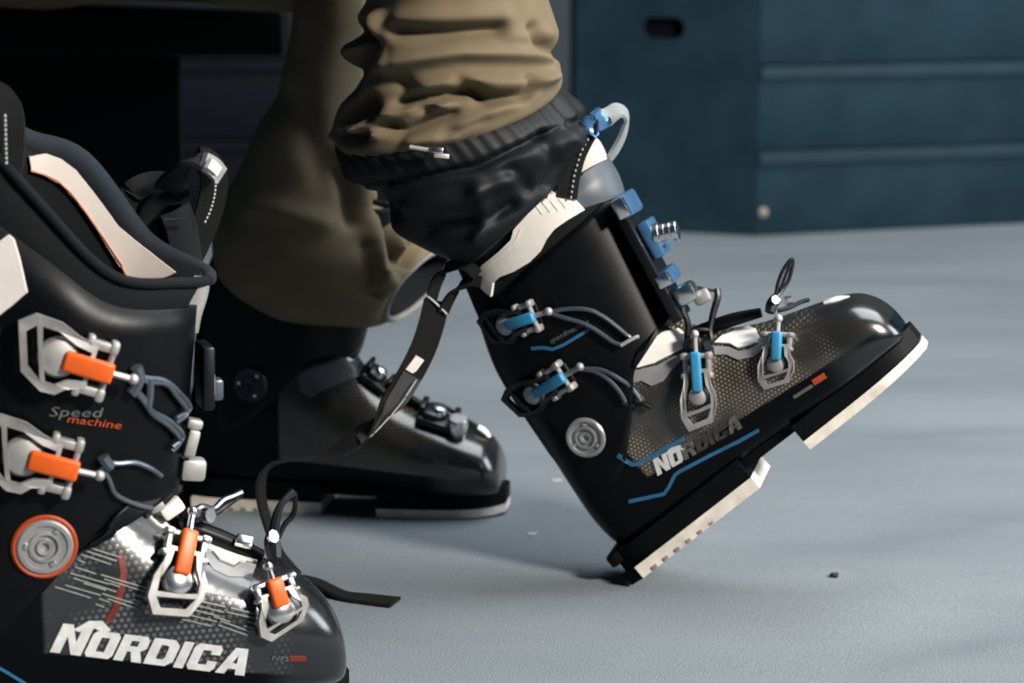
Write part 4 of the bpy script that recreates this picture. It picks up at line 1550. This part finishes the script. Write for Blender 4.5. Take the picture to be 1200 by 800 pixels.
folds_b = [
    ([(408, 180), (420, 230), (440, 275), (446, 330)], 12, .010), ([(440, 240), (470, 232)], 8, -.012), ([(452, 262), (462, 300), (478, 305), (490, 285)], 7, -.014),
    ([(462, 270), (474, 300)], 6, .006), ([(430, 290), (440, 340)], 8, -.006), ([(452, 320), (470, 345)], 7, .005), ([(400, 200), (412, 260)], 8, -.008),
    ([(340, 120), (380, 200)], 20, -.006), ([(300, 240), (380, 260)], 14, .006),
]
rows_b = [((345, -40), (450, -60)), ((343, 30), (446, 10)), ((330, 92), (440, 80)), ((302, 154), (436, 168)), ((272, 216), (442, 222)), ((250, 272), (466, 250)),
          ((262, 330), (492, 268)), ((330, 376), (505, 284)), ((430, 380), (510, 290)), ((470, 370), (511, 294))]
rb = cloth_leg(tr, rows_b, YB, [.070, .075, .078, .084, .088, .092, .092, (.085, .004), (.075, .012), (.062, .022)], folds_b, 9.7, cap1=False)
# thighs back to the hips, resting on the bench
def limb(bm, pts, rad, n=40):
    q = catmull([tuple(p) + (r,) for p, r in zip(pts, rad)], 8)
    rings = []
    for i, p in enumerate(q):
        P = V(p[:3])
        t = (V(q[min(i + 1, len(q) - 1)][:3]) - V(q[max(i - 1, 0)][:3])).normalized()
        s_ = V((0, 0, 1)).cross(t).normalized()
        u_ = t.cross(s_)
        rings.append([P + (s_ * math.cos(a) + u_ * math.sin(a)) * (p[3] + .004 * noise.noise(V((P.x * 20, math.cos(a) * 3, math.sin(a) * 3))))
                      for a in [2 * math.pi * k / n for k in range(n)]])
    add_loft(bm, rings)
kneeA = on_plane(515, -120, YA)
kneeB = on_plane(390, -75, YB)
hipA, hipB = V((-.50, 2.02, zt + .104)), V((-.52, 2.20, zt + .104))
limb(tr, [kneeA + V((.045, 0, .01)), kneeA + V((-.02, 0, .02)), (kneeA + hipA) / 2 + V((0, 0, .012)), hipA, hipA + V((-.10, .02, .0))], [.062, .088, .092, .105, .085])
limb(tr, [kneeB + V((.04, 0, .01)), kneeB + V((-.02, 0, .01)), (kneeB + hipB) / 2 + V((0, 0, .012)), hipB, hipB + V((-.10, -.02, .0))], [.055, .080, .090, .105, .085])
limb(tr, [V((-.55, 2.11, zt + .148)), V((-.56, 2.11, zt + .18)), V((-.57, 2.11, .74))], [.145, .165, .150])
trousers = prs('trousers', tr, M_khaki)
# binding and dark inside of the open hem over the planted boot
hem_ring = [p for p in rb[-1]]
hb = bmesh.new()
add_tube(hb, [PI_ @ p for p in hem_ring[::8]], .0032, sides=8, smooth=3, closed=True)
hem_o = obj('hem_binding', hb, M_greypl2, trousers)
cpt = sum(hem_ring, V()) / len(hem_ring)
ins = bmesh.new()
add_loft(ins, [[PI_ @ (cpt + (p - cpt) * k + V((-.05, 0, .03)) * s_) for p in hem_ring] for k, s_ in ((.975, 0), (.93, .25), (.86, .7), (.70, 1.0))], False, True)
obj('hem_inside', ins, M_liner, trousers)
# powder gaiter on the front leg: gathered elastic band and dark skirt over the boot top
gt = bmesh.new()
pleats = []
for k in range(17):
    t = k / 16.0
    x0, y0 = 404 + (657 - 404) * t, 182 - 84 * t ** 1.6
    pleats.append(([(x0, y0), (x0 + 14, y0 + 14), (x0 + 30, y0 + 34)], 3.6, -.0032))
folds_g = pleats + [([(418, 216), (470, 214), (560, 196), (640, 160), (700, 134)], 6, -.006), ([(480, 240), (540, 232), (600, 210)], 10, .006), ([(560, 220), (570, 250), (560, 280)], 9, .006),
                    ([(600, 200), (620, 220)], 8, -.006), ([(640, 160), (652, 190), (640, 214)], 8, -.006), ([(664, 150), (676, 170)], 7, .005), ([(500, 270), (560, 262), (600, 240)], 8, -.007),
                    ([(440, 226), (460, 250)], 9, -.008)]
rows_g = [((398, 158), (652, 98)), ((392, 170), (662, 106)), ((398, 190), (680, 120)), ((406, 207), (692, 134)), ((440, 228), (696, 148)), ((463, 268), (684, 168)), ((502, 292), (670, 190)), ((536, 306), (662, 202)), ((548, 308), (650, 206))]
cloth_leg(gt, rows_g, YA, [(.080, 0, .010), (.087, 0, .014), (.089, 0, .014), (.088, 0, .010), (.083, 0, .005), .076, .070, .064, .056], folds_g, 5.5, amp=.0016)
gaiter = prs('gaiter', gt, M_gaiter, None)
# zip at the lower edge of the trouser leg
zp = [on_plane(480, 172, YA - .094), on_plane(498, 175, YA - .095), on_plane(514, 177, YA - .095)]
zb_ = tube([PI_ @ p for p in zp], [.0018, .0018, .0018], sides=8, smooth=2)
zip_o = obj('zip_slider', zb_, M_satin, trousers)
mz = frame(PI_ @ on_plane(512, 176, YA - .098), (1, 0, -.1), (0, -1, .2))
obj('zip_pull', box((.010, .005, .003), mz, .001), M_chrome, zip_o)
obj('zip_pull', box((.012, .004, .002), mz @ Matrix.Translation((.004, -.004, 0)), .0008), M_satin, zip_o)
# upper body, above the frame: one skinned figure leaning over the boots
sk = bpy.data.meshes.new('upper_body')
J = [((-.57, 2.11, .64), .135), ((-.53, 2.11, .82), .130), ((-.46, 2.11, 1.00), .145), ((-.41, 2.11, 1.12), .075), ((-.38, 2.11, 1.19), .055), ((-.34, 2.11, 1.28), .088), ((-.315, 2.11, 1.37), .078),
     ((-.45, 1.94, 1.06), .062), ((-.30, 1.84, .84), .048), ((-.12, 1.84, .735), .036), ((-.06, 1.84, .715), .036),
     ((-.45, 2.28, 1.06), .062), ((-.34, 2.28, .82), .048), ((-.20, 2.16, .70), .036), ((-.13, 2.13, .69), .036)]
Eg = [(0, 1), (1, 2), (2, 3), (3, 4), (4, 5), (5, 6), (2, 7), (7, 8), (8, 9), (9, 10), (2, 11), (11, 12), (12, 13), (13, 14)]
sk.from_pydata([PI_ @ V(p) for p, r in J], Eg, [])
sk.materials.append(M_jacket)
sko = bpy.data.objects.new('jacket', sk)
COL.objects.link(sko)
sko.parent = person
sm = sko.modifiers.new('skin', 'SKIN')
for sv, (p, r) in zip(sk.skin_vertices[0].data, J):
    sv.radius = (r, r)
sk.skin_vertices[0].data[0].use_root = True
ss = sko.modifiers.new('smooth', 'SUBSURF')
ss.levels = ss.render_levels = 2

# a dark crumb on the carpet
pc_ = on_floor(978, 672)
bm = bmesh.new()
bmesh.ops.create_icosphere(bm, subdivisions=2, radius=1.0)
for v in bm.verts:
    k = 1 + .35 * noise.noise(v.co * 1.7)
    v.co = V((v.co.x * .0042 * k, v.co.y * .0034 * k, (v.co.z + .8) * .0022 * k))
cr = obj('crumb', bm, M_black)
cr.location = (pc_.x, pc_.y, carpet_height(pc_.x, pc_.y))
tag(cr, 'tiny dark crumb lying on the grey carpet', 'crumb')

for q_, (sx, sy, lab) in enumerate([(652, 563, 'small pale scrap on the carpet nearer the far boxes'), (624, 626, 'small pale scrap on the carpet just left of the tilted heel')]):
    ps = on_floor(sx, sy)
    bm = bmesh.new()
    add_poly(bm, [(-.006, -.002), (-.002, -.004), (.005, -.002), (.006, .001), (.001, .004), (-.004, .003)], [], .0008, Matrix.Rotation(.5 * q_, 4, 'Z'))
    so = obj('paper_scrap', bm, M_scrap)
    so.location = (ps.x, ps.y, carpet_height(ps.x, ps.y) + .0002)
    tag(so, lab, 'scrap', 'pale scraps on the carpet')
